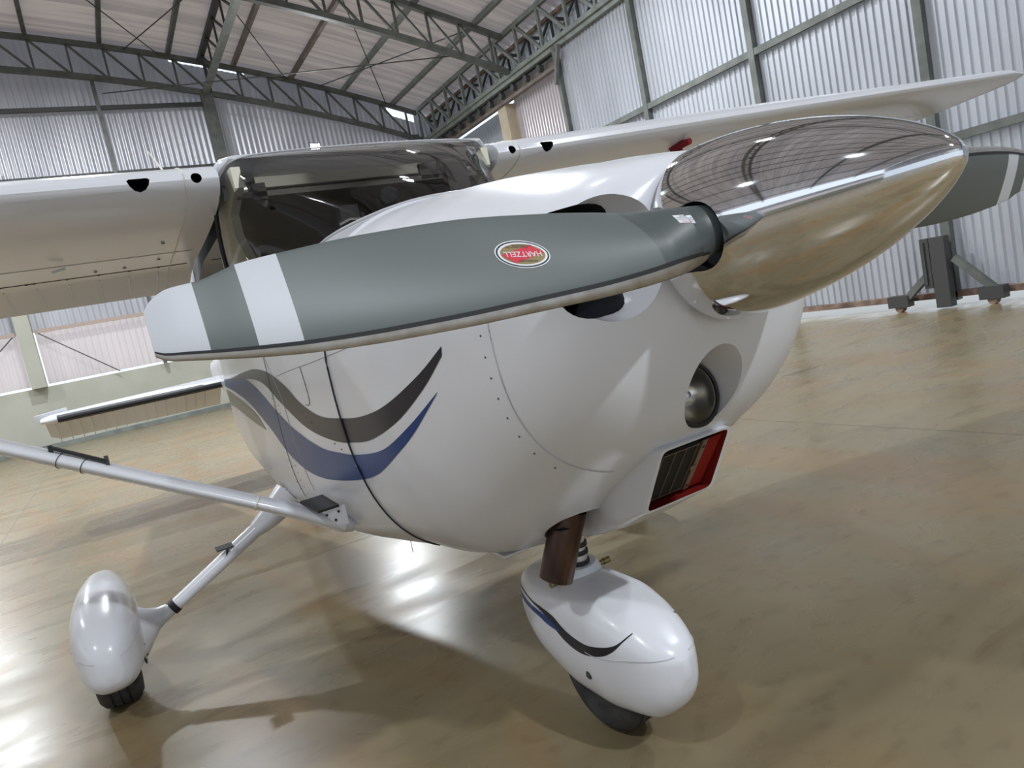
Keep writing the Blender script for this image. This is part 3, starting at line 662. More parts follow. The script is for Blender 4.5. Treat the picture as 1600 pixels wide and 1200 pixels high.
decal('warning_label', -.205, 1.388, math.radians(172), [
    ('grid', (-.019, .019, -.0085, .0085, 0), M['decwhite'], 0), ('text', ('CAUTION', .005, 0, .0055, 1.1), M['decred'], 1),
    ('text', ('DO NOT PUSH OR PULL', .0034, 0, .001, 1), M['decblk'], 1), ('text', ('ON PROPELLER BLADE', .0034, 0, -.0025, 1), M['decblk'], 1), ('text', ('OR SPINNER', .0034, 0, -.006, 1), M['decblk'], 1)])
# landing light
LC = Vector((.915, -.015, 1.036))
lt = empty('landing_light', LC, AP)
def lpart(nm, prof_, m, c=(0, 0, 0), ax=Vector((1, 0, .2)), n=40):
    b = bmesh.new(); lathe(b, prof_, c, ax.normalized(), n); return finish(nm, b, m, lt)
M['reflector'] = mat('lamp_reflector', (.92, .87, .78), .22, 1)
lpart('reflector', [(-.05, .006), (-.045, .02), (-.035, .037), (-.02, .052), (-.004, .0655), (.0, .0665)], M['reflector'])
lpart('trim_ring', [(-.006, .066), (.004, .066), (.006, .071), (.0, .076)], M['black'])
lpart('bulb', [(-.05, .007), (-.03, .008), (-.022, .012), (-.014, .008), (-.012, 0)], M['boot'])
lpart('lens', [(.002, .065), (.008, .05), (.0115, .025), (.0125, 0)], M['lens'])
# air scoop with red lined intake
sx_ = [.34, .45, .6, .72, .80]
bm = bmesh.new(); R_ = []
def rrect(x0, x1, w_, zt_, zb_, k=6):
    # plane leaning: top at x1, bottom at x0
    P = []; n = 40
    for i in range(n):
        a = 2 * math.pi * i / n; c, s_ = math.cos(a), math.sin(a); e = 2 / k
        yy = w_ * math.copysign(abs(c) ** e, c); h = .5 + .5 * math.copysign(abs(s_) ** e, s_); P.append((x0 + (x1 - x0) * h, yy - .013, zb_ + (zt_ - zb_) * h))
    return P
for x0, x1, w_, zt_, zb_, k in ((.28, .28, .03, .68, .588, 3), (.42, .42, .045, .76, .612, 3), (.52, .53, .06, .83, .645, 3.5), (.60, .64, .09, .87, .678, 4.5), (.68, .74, .112, .90, .708, 6), (.79, .885, .114, .94, .765, 10), (.805, .905, .112, .935, .772, 12)):
    R_.append(rrect(x0, x1, w_, zt_, zb_, k))
loft(bm, R_); scoop = finish('air_scoop', bm, M['white'], AP, angle=40)
b = bmesh.new(); loft(b, [rrect(.74, .84, .099, .928, .780, 14), rrect(.88, .98, .104, .932, .776, 14)]); boolean(scoop, b, M['red'])
bm = bmesh.new(); loft(bm, [rrect(.70, .82, .0975, .925, .775, 14), rrect(.768, .872, .0975, .925, .783, 14)]); fr0 = finish('filter_frame', bm, M['black'], scoop, angle=40)
def ipt(a, h, d=0): # a across 0..1, h up 0..1 on the intake plane
    return Vector((.785 + .105 * h + d, -.109 + .190 * a, .785 + .138 * h))
def iquad(b, a0, a1, h0, h1, d0, d1):
    v = [b.verts.new(ipt(a, h, d)) for d in (d0, d1) for a, h in ((a0, h0), (a1, h0), (a1, h1), (a0, h1))]
    for q in ((0, 1, 2, 3), (7, 6, 5, 4), (0, 4, 5, 1), (1, 5, 6, 2), (2, 6, 7, 3), (3, 7, 4, 0)): b.faces.new([v[i] for i in q])
b = bmesh.new(); iquad(b, .03, .63, .05, .97, -.012, -.002); finish('air_filter', b, M['filter'], scoop, smooth=False)
for a in (.05, .245, .42, .61):
    b = bmesh.new(); iquad(b, a - .004, a + .004, .08, .94, -.003, .002); finish('filter_rib', b, M['tan'], scoop, smooth=False)
for h in (.08, .93):
    b = bmesh.new(); iquad(b, .05, .61, h - .008, h + .008, -.003, .003); finish('filter_rib', b, M['tan'], scoop, smooth=False)
b = bmesh.new(); iquad(b, .66, .74, .03, .97, -.004, .004); finish('filter_bracket', b, M['tan'], scoop, smooth=False)
for h in (.12, .85):
    b = bmesh.new(); c = ipt(.70, h, .004); lathe(b, [(0, .004), (.002, .003), (.002, 0)], c, Vector((1, 0, 0)), 10); finish('bracket_bolt', b, M['black'], scoop)
b = bmesh.new(); iquad(b, .60, .70, .44, .52, .004, .008); finish('bracket_clip', b, M['tan'], scoop, smooth=False)
b = bmesh.new(); iquad(b, .76, 1.0, .03, .97, -.006, -.001); finish('red_seal', b, M['red'], scoop, smooth=False)
# exhaust
ea = (EXH_B - EXH_T).normalized(); bm = bmesh.new()
tube(bm, [EXH_T, EXH_B], .0465, 40, cap=False); tube(bm, [EXH_T, EXH_B], .044, 40, cap=False)
rs_ = [v for v in bm.verts]
finish('exhaust_pipe', bm, M['copper'], AP, recalc=False)
for a, c in ((Vector((.52, -.19, .705)), Vector((.50, -.12, .69))), (Vector((.50, .0, .70)), Vector((.49, -.06, .70)))):
    b = bmesh.new(); bar(b, a, c, .022, .003); finish('exhaust_bracket', b, M['black'], AP, smooth=False)

# ---- windshield, cabin
BC = [(0, .0, 1.700), (.2, -.07, 1.698), (.36, -.30, 1.672), (.47, -.58, 1.60), (.54, -.82, 1.53), (.566, -.98, 1.50)]
TCv = [(0, -.67, 2.037), (.2, -.67, 2.035), (.40, -.675, 2.030), (.51, -.69, 2.018), (.56, -.76, 1.985), (.574, -.90, 1.93)]
def ws_grid(off=0):
    B_, T_ = crom(BC, 8), crom(TCv, 8); cols = []
    for k_, p_ in enumerate(B_):
        if p_[0] < .50:
            hs_ = [h for h in (bv.ray_cast(Vector((p_[1], p_[0], 3)), Vector((0, 0, -1))) for bv in (bv_c, bv_f)) if h[0] is not None]
            if hs_: B_[k_] = (p_[0], p_[1], max(h[0].z for h in hs_) + .004)
    idx = list(range(len(B_) - 1, 0, -1)) + list(range(len(B_)))
    for q, i in enumerate(idx):
        s_ = -1 if q < len(B_) - 1 else 1; pb = Vector((B_[i][1], s_ * B_[i][0], B_[i][2])); pt = Vector((T_[i][1], s_ * T_[i][0], T_[i][2])); col = []
        for j in range(13):
            t_ = j / 12; p = pb.lerp(pt, t_); bulge = .055 * math.sin(math.pi * t_); nrm = Vector((.62, s_ * (B_[i][0] / .566) ** 3 * .75, .62)); col.append(p + nrm.normalized() * (bulge * (1 - .5 * (B_[i][0] / .566) ** 4) + off))
        cols.append(col)
    return cols
def grid_mesh(nm, cols, m, par=AP):
    b = bmesh.new(); V = [[b.verts.new(p) for p in c] for c in cols]
    for a, c in zip(V, V[1:]):
        for j in range(len(a) - 1): b.faces.new((a[j], c[j], c[j + 1], a[j + 1]))
    return finish(nm, b, m, par, angle=70, recalc=False)
wsc = ws_grid(); wind = grid_mesh('windshield', wsc, M['glass'])
b = bmesh.new(); tube(b, [c[0] for c in wsc], .006, 8); finish('windshield_seal', b, M['seam_l'], wind)
b = bmesh.new(); tube(b, [c[-1] for c in wsc], .0035, 8); finish('windshield_seal', b, M['seam_l'], wind)
for e_ in (0, -1):
    b = bmesh.new(); tube(b, wsc[e_], .009, 8); finish('windshield_seal', b, M['seam'], wind)
# cabin roof between the wings
b = bmesh.new(); loft(b, [section(x, w_, zw_, zt_, zb_, 7, 5, n=64) for x, w_, zw_, zt_, zb_ in ((-.69, .53, 2.025, 2.036, 2.02), (-.73, .565, 2.0, 2.045, 1.985), (-.80, .575, 1.97, 2.055, 1.94), (-1.0, .575, 1.96, 2.07, 1.91), (-1.6, .575, 1.96, 2.065, 1.90), (-2.4, .56, 1.95, 2.02, 1.90))]); finish('cabin_roof', b, M['white'], AP)
b = bmesh.new(); box(b, -.79, -.76, -.44, .26, 1.925, 1.97); finish('headliner_trim', b, M['beige'], AP, smooth=False)
b = bmesh.new(); box(b, -2.35, -.70, -.53, .53, 1.88, 1.90); box(b, -2.2, -2.15, -.5, .5, 1.5, 1.9); finish('headliner', b, M['cabgrey'], AP, smooth=False)
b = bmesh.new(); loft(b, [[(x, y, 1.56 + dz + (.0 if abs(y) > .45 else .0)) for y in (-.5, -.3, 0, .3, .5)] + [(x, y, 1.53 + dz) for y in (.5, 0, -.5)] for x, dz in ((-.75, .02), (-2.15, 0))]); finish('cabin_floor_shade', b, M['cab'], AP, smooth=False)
b = bmesh.new(); loft(b, [[(x, y, z) for y, z in ((-h_, zb_), (-h_ * .6, zt_), (0, zt_ + .012), (h_ * .6, zt_), (h_, zb_))] for x, h_, zt_, zb_ in ((-.30, .30, 1.66, 1.62), (-.5, .43, 1.645, 1.56), (-.78, .47, 1.64, 1.5))]); finish('glareshield', b, M['black'], AP)
for s in (-1, 1):
    # door post, side window and rear pillar
    b = bmesh.new(); loft(b, [[(x, y, z) for x, y in ((x0, s * .575), (x0 - .07, s * .575), (x0 - .07, s * .545), (x0, s * .545))] for x0, z in ((-.90, 1.95), (-1.0, 1.72), (-1.0, 1.47))]); finish('door_post', b, M['white'], AP, smooth=False)
    b = bmesh.new(); loft(b, [[(x, y, z) for x, y in ((x1, s * (.552 if x1 < -.7 else .538)), (x0, s * .555), (x0, s * .525), (x1, s * (.52 if x1 < -.7 else .505)))] for x0, x1, z in ((-.90, -.66, 1.985), (-.93, -.66, 1.91), (-.97, -.79, 1.84), (-.99, -.79, 1.76), (-1.03, -.70, 1.62), (-1.04, -.62, 1.53))]); finish('windshield_pillar', b, M['beige'], AP)
    b = bmesh.new(); tube(b, [(-.80, s * .56, 1.925), (-.80, s * .44, 1.925)], .028, 18); finish('wing_root_spar_tube', b, M['boot'], AP)
    b = bmesh.new(); tube(b, [(-.80, s * .47, 1.925), (-.80, s * .42, 1.925)], .033, 18); finish('spar_tube_collar', b, M['black'], AP)
    b = bmesh.new(); lathe(b, [(0, .04), (0, .055), (.006, .055), (.008, .04)], (-.80, s * .415, 1.915), Vector((0, -s, 0)), 24); finish('vent_bezel', b, M['beige'], AP)
    b = bmesh.new(); box(b, -2.12, -1.08, s * .553, s * .562, 1.49, 1.93); finish('side_window', b, M['glass'], AP, smooth=False)
    b = bmesh.new(); box(b, -2.3, -2.1, min(s * .53, s * .565), max(s * .53, s * .565), 1.47, 1.95); finish('rear_pillar', b, M['white'], AP, smooth=False)
    # seats
    st = empty('pilot_seat', (-1.35, s * .26, 1.1), AP)
    b = bmesh.new(); loft(b, [[(x + dx, y, z) for x, y in ((.06, -w_), (.06, w_), (-.06, w_), (-.06, -w_))] for dx, w_, z in ((0, .2, .0), (-.05, .2, .35), (-.08, .17, .52), (-.09, .12, .56))]); finish('backrest', b, M['cabgrey'], st)
    b = bmesh.new(); loft(b, [[(x - .1, y, z) for x, y in ((.04, -w_), (.04, w_), (-.04, w_), (-.04, -w_))] for w_, z in ((.09, .60), (.12, .63), (.12, .70), (.09, .73))]); finish('headrest', b, M['cab'], st)
# compass and visor hanging inside
b = bmesh.new(); lathe(b, [(0, 0), (0, .03), (.012, .038), (.05, .04), (.07, .03), (.075, 0)], (-.62, .03, 1.80), Vector((1, -.5, .1)).normalized(), 24); finish('magnetic_compass', b, M['dark'], AP)
b = bmesh.new(); box(b, -.72, -.70, -.47, -.42, 1.87, 1.93); box(b, -.72, -.70, .22, .30, 1.885, 1.95); finish('visor_bracket', b, M['cab'], AP, smooth=False)
b = bmesh.new(); box(b, -.70, -.66, .32, .42, 1.80, 1.93); tube(b, [(-.68, .30, 1.93), (-.68, .47, 1.94)], .022, 12); box(b, -.69, -.67, .35, .39, 1.74, 1.80); finish('sun_visor_hinge', b, M['cab'], AP)
# headset lying on the glareshield
hs = tag(empty('camera_bag', (-.48, -.2, 1.68)), 'small black gadget with chrome edge lying on the dashboard behind the windshield', 'gadget')
hs.name = 'dashboard_gadget'
def hp(nm, fn, m):
    b = bmesh.new(); fn(b); return finish(nm, b, m, hs)
hp('body', lambda b: (box(b, -.04, .04, -.06, .06, 0, .035), box(b, -.03, .02, -.04, .03, .035, .09)), M['black'])
hp('chrome_edge', lambda b: tube(b, [(.042, -.06, .02), (.05, -.02, .034), (.05, .03, .03), (.042, .06, .02)], .006, 8), M['chrome'])
hp('knob', lambda b: tube(b, [(0, .045, .035), (0, .045, .06)], .014, 12), M['dark'])

# ---- wings
def foil(n=22):
    up, lo_ = [], []
    for i in range(n + 1):
        x = .5 * (1 - math.cos(math.pi * i / n)); yt = .6 * (.2969 * math.sqrt(x) - .126 * x - .3516 * x**2 + .2843 * x**3 - .1036 * x**4)
        yc = (.02 / .16) * (.8 * x - x * x) if x < .4 else (.02 / .36) * (.2 + .8 * x - x * x)
        up.append((x, yc + yt)); lo_.append((x, yc - yt * .92))
    return up[::-1] + lo_[1:-1]
FO = foil()
def wing(s, zl):
    e = []
    for y, xle, ch, dz, thk in ((.585, -.65, 1.64, 0, 1), (.69, -.65, 1.64, 0, 1), (2.54, -.65, 1.64, 0, 1), (5.35, -.73, 1.15, .01, .95), (5.6, -.78, 1.05, .0, .7), (5.7, -.9, .85, -.015, .35)):
        a = math.radians(5.0); z0 = zl(y) + dz; ring = []
        for x, t_ in FO:
            cx, cz = x * ch, t_ * ch * thk * 1.02
            drp = .075 * max(0, (x - .72) / .28) ** 1.2 if y < 2.6 else 0
            ring.append((xle - cx * math.cos(a) - cz * math.sin(a) * 0, s * y, z0 - cx * math.sin(a) + cz - drp))
        e.append(ring)
    b = bmesh.new(); loft(b, e); o_ = finish('wing', b, M['white'], AP, angle=50); o_['label'] = 'far wing reaching to the right edge of the picture' if s > 0 else 'near wing at the left edge of the picture'
    return o_
ZL = {-1: lambda y: 1.952 + .004 * (y - .6), 1: lambda y: 1.955 + .059 * (y - .6)}
for s in (-1, 1):
    wg = wing(s, ZL[s])
    z0 = ZL[s](.68)
    b = bmesh.new(); tube(b, [(-.8, s * .66, z0 + .005), (-.5, s * .66, z0 + .005)], .018, 24); boolean(wg, b, M['black_in'])
    yh = .845 if s < 0 else .85; zh = ZL[s](yh); b = bmesh.new()
    pts = [(-.036, .012), (-.028, .018), (.028, .018), (.036, .012), (.03, -.006), (.018, -.02), (0, -.026), (-.018, -.02), (-.03, -.006)]
    loft(b, [[(x, s * yh + p[0], zh + p[1]) for p in pts] for x in (-.8, -.5)]); boolean(wg, b, M['black_in'])
    # seam round the wing root, flap gap, underside stiffeners
    def foil_pt(y, k, off=.001):
        xle, ch = (-.65, 1.64) if y < 2.54 else (-.65 - .08 * (y - 2.54) / 2.66, 1.64 - .49 * (y - 2.54) / 2.66); a = math.radians(5); x, t_ = FO[k]; cx, cz = x * ch, t_ * ch * 1.02
        drp = .075 * max(0, (x - .72) / .28) ** 1.2 if y < 2.6 else 0
        return Vector((xle - cx * math.cos(a) + (off if x < .02 else 0), s * y, ZL[s](y) - cx * math.sin(a) + cz - drp + (off if k <= 22 else -off)))
    b = bmesh.new(); tube(b, [foil_pt(.70, k) for k in range(2, 43)], .0028, 6); finish('wing_root_seam', b, M['beige'], wg)
    for k in (36, 33):
        b = bmesh.new(); tube(b, [foil_pt(y, k) for y in (.62, 1.4, 2.5, 3.4, 5.1)], .0022 if k == 36 else .0014, 6); finish('flap_gap' if k == 36 else 'skin_lap', b, M['seam'] if k == 36 else M['seam_l'], wg)
    for q in range(14):
        y = .75 + q * .13
        b = bmesh.new(); tube(b, [foil_pt(y, k) for k in (37, 39, 41, 42)], .0035, 6); finish('flap_rib', b, M['white'], wg)
        b = bmesh.new(); lathe(b, [(0, .005), (.003, .004), (.003, 0)], foil_pt(y, 36, .002), Vector((0, 0, -1)), 8); finish('flap_fastener', b, M['black'], wg)
    b = bmesh.new(); c_ = foil_pt(1.16, 34, .004); bar(b, c_ + Vector((.16, -.03 * s, -.008)), c_ + Vector((.16, .02 * s, -.02)), .012, .010); finish('vent_tube', b, M['wht_bl'], wg, smooth=False)
    for yy_, kk in ((.9, 35), (1.02, 35), (.76, 31), (1.3, 36), (.76, 34)):
        b = bmesh.new(); lathe(b, [(0, .008), (.003, .007), (.004, 0)], foil_pt(yy_, kk, .002), Vector((0, 0, -1)), 10); finish('drain_valve', b, M['steel_d'], wg)
    # lift strut
    A_, B_ = (Vector((-.45, s * .60, .728)), Vector((-.95, s * 2.6, ZL[s](2.6) - .08)))
    if s < 0: B_ = Vector((-.93, -2.6, 1.852))
    d = (B_ - A_); sd = d.cross(Vector((1, 0, 0))).normalized(); ch = Vector((1, 0, 0)) - d.normalized() * d.normalized().x; ch.normalize()
    b = bmesh.new(); R_ = []
    for t_, sc in ((-.03, .8), (0, 1), (.05, 1), (.9, 1), (.97, .9), (1.0, .8)):
        c = A_ + d * t_; R_.append([c + ch * (.064 * sc * math.cos(2 * math.pi * k / 28)) + sd * (.0245 * sc * math.sin(2 * math.pi * k / 28)) for k in range(28)])
    loft(b, R_); so = finish('wing_strut', b, M['white'], AP)
    for t_ in (.075, .305, .335):
        c = A_ + d * t_; ring = [c + ch * (.0665 * math.cos(2 * math.pi * k / 28)) + sd * (.0265 * math.sin(2 * math.pi * k / 28)) for k in range(29)]
        b = bmesh.new(); tube(b, ring, .0022 if t_ < .2 else .0012, 6, cap=False); finish('strut_seam', b, M['beige'] if t_ < .2 else M['seam'], so)
    if s < 0:
        a0, a1 = A_ + d * .275, A_ + d * .345
        b = bmesh.new(); bar(b, a0 + Vector((.03, 0, .034)), a1 + Vector((.03, 0, .038)), .016, .010); bar(b, a0 + Vector((.03, 0, .02)), a0 + Vector((.02, 0, .05)), .012, .02); bar(b, a1 + Vector((.03, 0, .02)), a1 + Vector((.03, 0, .045)), .012, .012); finish('tie_down_bracket', b, M['black'], so, smooth=False)
    # fuselage fairing cuff and step
    b = bmesh.new(); R_ = []
    for t_, sc, dx in ((-.065, 1.0, .03), (-.05, 1.35, .035), (-.025, 1.3, .015), (.005, 1.12, .0), (.05, 1.05, 0)):
        c = A_ + d * t_ + Vector((dx, 0, 0)); R_.append([c + ch * (.060 * sc * math.cos(2 * math.pi * k / 28)) + sd * (.025 * sc * math.sin(2 * math.pi * k / 28)) for k in range(28)])
    loft(b, R_); finish('strut_fairing', b, M['white'], AP)
    b = bmesh.new()
    P4 = [Vector((-.24, s * .61, .775)), Vector((-.24, s * .54, .775)), Vector((-.42, s * .545, .785)), Vector((-.42, s * .625, .785))]
    v1 = [b.verts.new(p) for p in P4]; v2 = [b.verts.new(p - Vector((0, 0, .008))) for p in P4]
    b.faces.new(v1); b.faces.new(v2[::-1])
    for k in range(4): b.faces.new((v1[k], v1[(k + 1) % 4], v2[(k + 1) % 4], v2[k]))
    stp = finish('refuelling_step', b, M['black'], AP, smooth=False)
    b = bmesh.new(); loft(b, [[(x, s * y, z) for y, z in ((.52, .767), (.60, .767), (.56, .712), (.52, .70))] for x in (-.245, -.252)]); finish('step_bracket', b, M['white'], stp, smooth=False)
    for y, z in ((.585, .752), (.56, .727), (.545, .752)): screw(Vector((-.244, s * y, z)), Vector((1, 0, 0)), .0035, stp, M['steel_d'], 'bolt')

    # ---- main gear
    G = [Vector((-1.33, s * .46, .66)), Vector((-1.33, s * .62, .555)), Vector((-1.33, s * .9, .405)), Vector((-1.33, s * 1.12, .29))]
    b = bmesh.new(); tube(b, G, [.04, .034, .030, .027], 20, sx=1.25); lg = finish('main_gear_leg', b, M['white'], AP)
    b = bmesh.new(); tube(b, [G[2].lerp(G[3], .72), G[2].lerp(G[3], .82)], .0325, 20, sx=1.25); finish('gear_boot_clamp', b, M['black'], lg)
    b = bmesh.new(); tube(b, [G[0].lerp(G[1], .2), G[1], G[1].lerp(G[2], .18)], [.075, .048, .036], 24, sx=1.4); finish('gear_fairing_root', b, M['white'], lg)
    # step pad on the gear leg
    q = G[1].lerp(G[2], .72)
    b = bmesh.new(); bar(b, q + Vector((.03, 0, .01)), q + Vector((.03, -s * .012, .05)), .008, .008); finish('entry_step_bracket', b, M['steel_d'], lg, smooth=False)
    b = bmesh.new()
    for k in range(4): bar(b, q + Vector((-.01 + .022 * k, -s * .035, .055)), q + Vector((-.01 + .022 * k, s * .035, .055)), .012, .008)
    bar(b, q + Vector((-.01, -s * .0, .052)), q + Vector((.056, s * .0, .052)), .012, .006); finish('entry_step', b, M['steel_d'], lg, smooth=False)

def pant(s, cx, cy, prof_, halfw, name, parent, bottom_n=2.6):
    xs = [p[0] for p in prof_]; rows = [p[1:] for p in prof_]; b = bmesh.new()
    R_ = [section(cx + x, r[0] * halfw, r[3], r[1], r[2], 2.7, bottom_n, n=56, cy=cy) for x, r in fine(xs, rows, 5)]
    loft(b, R_); return finish(name, b, M['white'], parent, angle=50)
def wheel(nm, c, r, wd, parent):
    b = bmesh.new(); lathe(b, [(-wd * .38, r * .55), (-wd * .5, r * .72), (-wd * .5, r * .84), (-wd * .4, r * .95), (-wd * .25, r), (-wd * .22, r), (-wd * .21, r * .965), (-wd * .17, r * .965), (-wd * .16, r), (-wd * .02, r), (-wd * .015, r * .965), (wd * .015, r * .965), (wd * .02, r), (wd * .16, r), (wd * .17, r * .965), (wd * .21, r * .965), (wd * .22, r), (wd * .25, r), (wd * .4, r * .95), (wd * .5, r * .84), (wd * .5, r * .72), (wd * .38, r * .55)], c, Vector((0, 1, 0)), 56)
    w_ = finish(nm, b, M['tire'], parent, angle=50)
    b = bmesh.new(); lathe(b, [(-wd * .3, 0), (-wd * .36, r * .3), (-wd * .38, r * .56), (wd * .38, r * .56), (wd * .36, r * .3), (wd * .3, 0)], c, Vector((0, 1, 0)), 40); finish('wheel_hub', b, M['steel_d'], w_)
    return w_
# x offset, width factor, z top, z bottom, z of max width
MP = [(-.72, .05, .37, .33, .35), (-.6, .3, .42, .27, .34), (-.4, .68, .465, .20, .32), (-.15, .95, .48, .165, .31), (.05, 1.0, .48, .145, .30), (.2, .96, .46, .142, .295), (.3, .84, .435, .155, .285), (.37, .62, .39, .18, .28), (.405, .36, .345, .215, .278), (.415, .1, .30, .25, .276)]
for s in (-1, 1):
    wp = pant(s, -1.36, s * 1.33, MP, .126, 'main_wheel_fairing', AP)
    bvw = bvh_of(wp)
    def hitw(x, z, sd, off=.001, bvw=bvw, cy=s * 1.33):
        h = bvw.ray_cast(Vector((x, cy + sd * 1, z)), Vector((0, -sd, 0))); return None if h[0] is None else h[0] + h[1] * off * (1 if h[1].y * sd > 0 else -1)
    seamline('fairing_split', [(-1.9, .36), (-1.5, .36), (-1.25, .35), (-1.106, .345), (-1.031, .33), (-.955, .315)], .0012, M['seam_l'], (-1, 1), hitw, parent=wp)
    for k in (s,): stripe('fairing_stripe', [(-1.9, .36), (-1.6, .35), (-1.35, .30), (-1.15, .36)], [(-1.9, .355), (-1.6, .325), (-1.35, .27), (-1.15, .355)], M['dark'], (k,), hitw, parent=wp)
    # cuff joining leg to fairing
    b = bmesh.new(); R_ = []
    for y, rx, rz, z in ((1.10, .038, .034, .30), (1.14, .05, .045, .288), (1.18, .085, .075, .27), (1.205, .13, .10, .26), (1.235, .17, .12, .255)):
        R_.append([(-1.34 + rx * math.cos(2 * math.pi * k / 28), s * y, z + rz * math.sin(2 * math.pi * k / 28)) for k in range(28)])
    loft(b, R_); cf = finish('gear_leg_cuff', b, M['white'], wp)
    b = bmesh.new(); tube(b, [(-1.34 + .176 * math.cos(a), s * 1.222 , .256 + .125 * math.sin(a)) for a in [2 * math.pi * k / 28 for k in range(29)]], .003, 6, cap=False); finish('cuff_seam', b, M['seam'], wp)
    for a in (-40, -5, 30, 60): screw(Vector((-1.34 + .15 * math.cos(math.radians(a)), s * 1.21, .258 + .105 * math.sin(math.radians(a)))), Vector((.3, -s, 0)), .004, wp, M['steel_d'], 'fairing_screw')
    wheel('main_wheel', (-1.33, s * 1.335, .19), .19, .16, AP)
NP = [(-.335, .15, .37, .30, .335), (-.325, .48, .425, .255, .34), (-.28, .72, .445, .205, .33), (-.15, .95, .46, .15, .32), (.0, 1.0, .47, .11, .31), (.12, 1.0, .466, .11, .31), (.2, .93, .445, .12, .31), (.27, .80, .415, .132, .305), (.325, .62, .38, .17, .305), (.362, .37, .35, .222, .305), (.378, .1, .325, .275, .305)]
npant = pant(0, .327, 0, NP, .132, 'nose_wheel_fairing', AP)
bvn = bvh_of(npant)
def hitn(x, z, sd, off=.001):
    h = bvn.ray_cast(Vector((x, sd * 1, z)), Vector((0, -sd, 0))); return None if h[0] is None else h[0] + h[1] * off * (1 if h[1].y * sd > 0 else -1)
stripe('fairing_charcoal_stripe', [(-.02, .392), (.08, .39), (.166, .382), (.231, .378), (.29, .371), (.357, .346), (.434, .336), (.505, .345), (.563, .364), (.60, .396)], [(-.02, .388), (.08, .384), (.177, .374), (.252, .356), (.335, .314), (.413, .300), (.503, .318), (.553, .344), (.582, .372), (.602, .394)], M['dark'], hit=hitn, parent=npant)
stripe('fairing_blue_stripe', [(.0, .372), (.1, .37), (.182, .364), (.252, .358), (.322, .338)], [(.0, .36), (.1, .352), (.188, .346), (.247, .335), (.321, .331)], M['blue'], hit=hitn, parent=npant)
seamline('fairing_split', [(.44, .312), (.502, .312), (.615, .331), (.694, .339), (.735, .348)], .0012, M['seam_l'], hit=hitn, parent=npant)
h = hitn(.429, .236, -1); 
if h is not None: screw(h, Vector((0, -1, 0)), .009, npant, M['steel_d'], 'axle_bolt')
b = bmesh.new(); tube(b, [(.275, 0, .43), (.28, 0, .475), (.283, 0, .495)], [.07, .06, .048], 28, sx=1.2); finish('fairing_collar', b, M['white'], npant)
for s in (-1, 1):
    b = bmesh.new(); tube(b, [(.285, s * .05, .463), (.285, s * .108, .463)], .0085, 14); tube(b, [(.285, s * .088, .463), (.285, s * .112, .463)], .0105, 14); finish('tow_bar_pin', b, M['brass'], npant)
wheel('nose_wheel', (.35, 0, .18), .18, .14, AP)
nl = empty('nose_gear_strut', (.285, 0, .48), AP)
b = bmesh.new(); tube(b, [(0, 0, -.05), (.02, 0, .32)], .027, 20); finish('oleo_tube', b, M['boot'], nl)
for z in (.018, .05, .075, .12):
    b = bmesh.new(); lathe(b, [(-.007, .026), (-.006, .034), (.006, .034), (.007, .026)], (.001 + z * .06, 0, z), Vector((0, 0, 1)), 24); finish('oleo_ring', b, M['black'], nl)

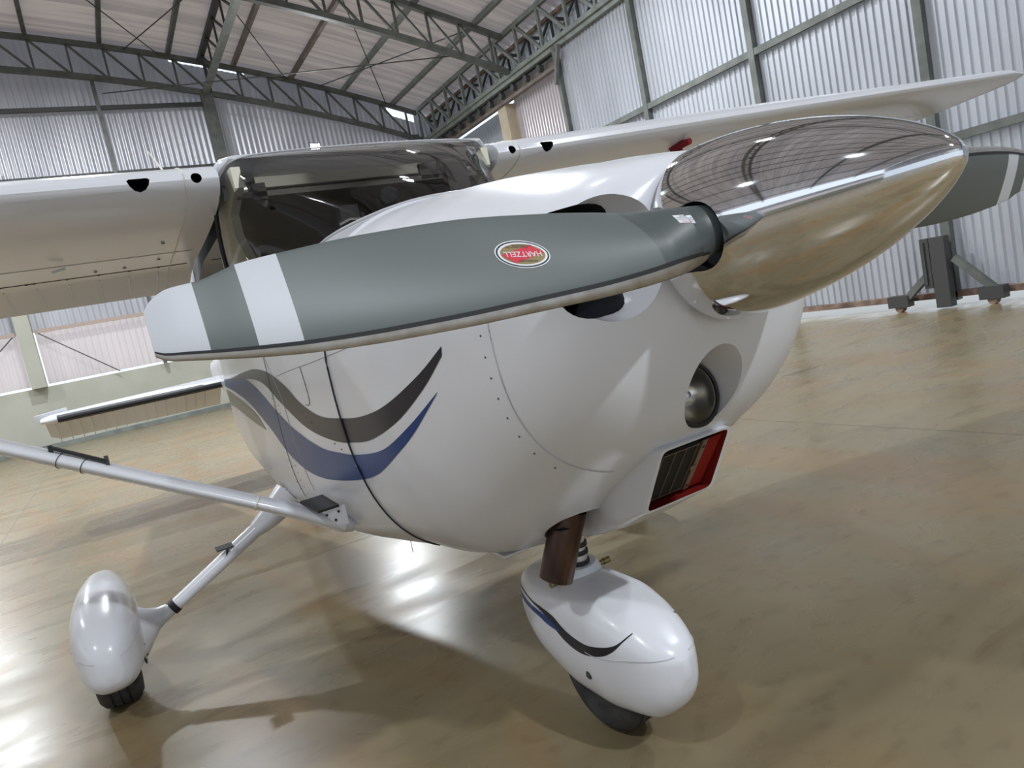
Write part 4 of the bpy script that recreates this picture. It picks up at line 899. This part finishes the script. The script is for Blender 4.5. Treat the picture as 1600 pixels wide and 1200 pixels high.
# ---- tail
def flat_foil(nm, secs, m=M['white'], par=AP, vertical=False):
    b = bmesh.new(); R_ = []
    for s_, xle, ch, z, tk, droop in secs:
        ring = []
        for x, t_ in FO:
            tz = t_ * ch * tk; dz = -droop * max(0, (x - .6) / .4)
            ring.append((xle - x * ch, s_, z + tz + dz) if not vertical else (xle - x * ch, tz, s_))
        R_.append(ring)
    loft(b, R_); return finish(nm, b, m, par, angle=50)
for s in (-1, 1):
    st_ = flat_foil('horizontal_stabilizer', [(s * .06, -5.38, 1.25, 1.09, .8, .26), (s * 1.62, -5.62, .82, 1.085, .8, .22), (s * 1.70, -5.70, .70, 1.085, .6, .18)])
    b = bmesh.new(); R_ = []
    for y in (.12, .6, 1.1, 1.56):
        xl = -5.38 - .24 * (y - .06) / 1.56; R_.append([(xl - .05, s * y, 1.088 + .036), (xl - .005, s * y, 1.088 + .018), (xl + .006, s * y, 1.088), (xl - .005, s * y, 1.088 - .02), (xl - .05, s * y, 1.088 - .034)])
    V = [[b.verts.new(p) for p in r_] for r_ in R_]
    for a, c in zip(V, V[1:]):
        for k in range(4): b.faces.new((a[k], a[k + 1], c[k + 1], c[k]))
    finish('leading_edge_boot', b, M['seam'], st_)
    for q in range(15):
        y = .22 + q * .1; xl = -5.38 - .24 * (y - .06) / 1.56; ch_ = 1.25 - .43 * (y - .06) / 1.56
        b = bmesh.new(); bar(b, (xl - ch_ * .62, s * y, 1.03), (xl - ch_ * .98, s * y, 1.09 - .25), .008, .012); finish('elevator_rib', b, M['white'], st_, smooth=False)
    b = bmesh.new(); loft(b, [[(x, s * y, z) for y, z in ((1.50, 1.10), (1.745, 1.09), (1.76, 1.15), (1.50, 1.17))] for x in (-5.9, -6.3)]); finish('elevator_horn', b, M['white'], st_)
flat_foil('vertical_fin', [(1.25, -5.2, 1.6, 0, .6, 0), (1.7, -5.7, 1.15, 0, .6, 0), (2.55, -6.3, .8, 0, .6, 0)], vertical=True)
# antennas above the cabin and a wire under the belly
for y, x in ((-.73, -.86), (.36, -1.9)):
    b = bmesh.new(); tube(b, [(x, y, 2.03), (x - .09, y - .03, 2.14)], [.004, .002], 8); finish('whip_antenna', b, M['beige'], AP)
b = bmesh.new(); tube(b, [(-.33, -.3, .56), (-.33, -.3, .50)], .0012, 6); finish('drain_wire', b, M['steel_d'], AP)
# underside lip of the cowl (cowl flap)
b = bmesh.new(); box(b, .06, .2, -.2, -.1, .560, .566); finish('cowl_flap', b, M['white'], AP, smooth=False)
b = bmesh.new(); box(b, .06, .2, .1, .2, .560, .566); finish('cowl_flap', b, M['white'], AP, smooth=False)
# pitot tube with its red cover
b = bmesh.new(); bar(b, (-.86, 1.80, 2.0), (-.84, 1.80, 1.955), .015, .05); tube(b, [(-.88, 1.80, 1.95), (-.74, 1.80, 1.945)], .012, 12); finish('pitot_tube', b, M['wht_bl'], AP)
pc = tag(empty('pitot_cover', (-.8, 1.8, 1.945)), 'dark red fabric cover slipped over the pitot tube under the far wing', 'pitot cover')
b = bmesh.new(); tube(b, [(-.05, 0, 0), (.0, 0, 0), (.09, 0, 0)], [.02, .022, .016], 14, sx=1.0); finish('sleeve', b, M['redcloth'], pc)
b = bmesh.new(); loft(b, [[(x, y, z) for y, z in ((-.01, z0), (.01, z0), (.012, z1), (-.012, z1))] for x, z0, z1 in ((-.03, -.01, -.14), (.02, -.01, -.15))]); finish('streamer', b, M['redcloth'], pc)
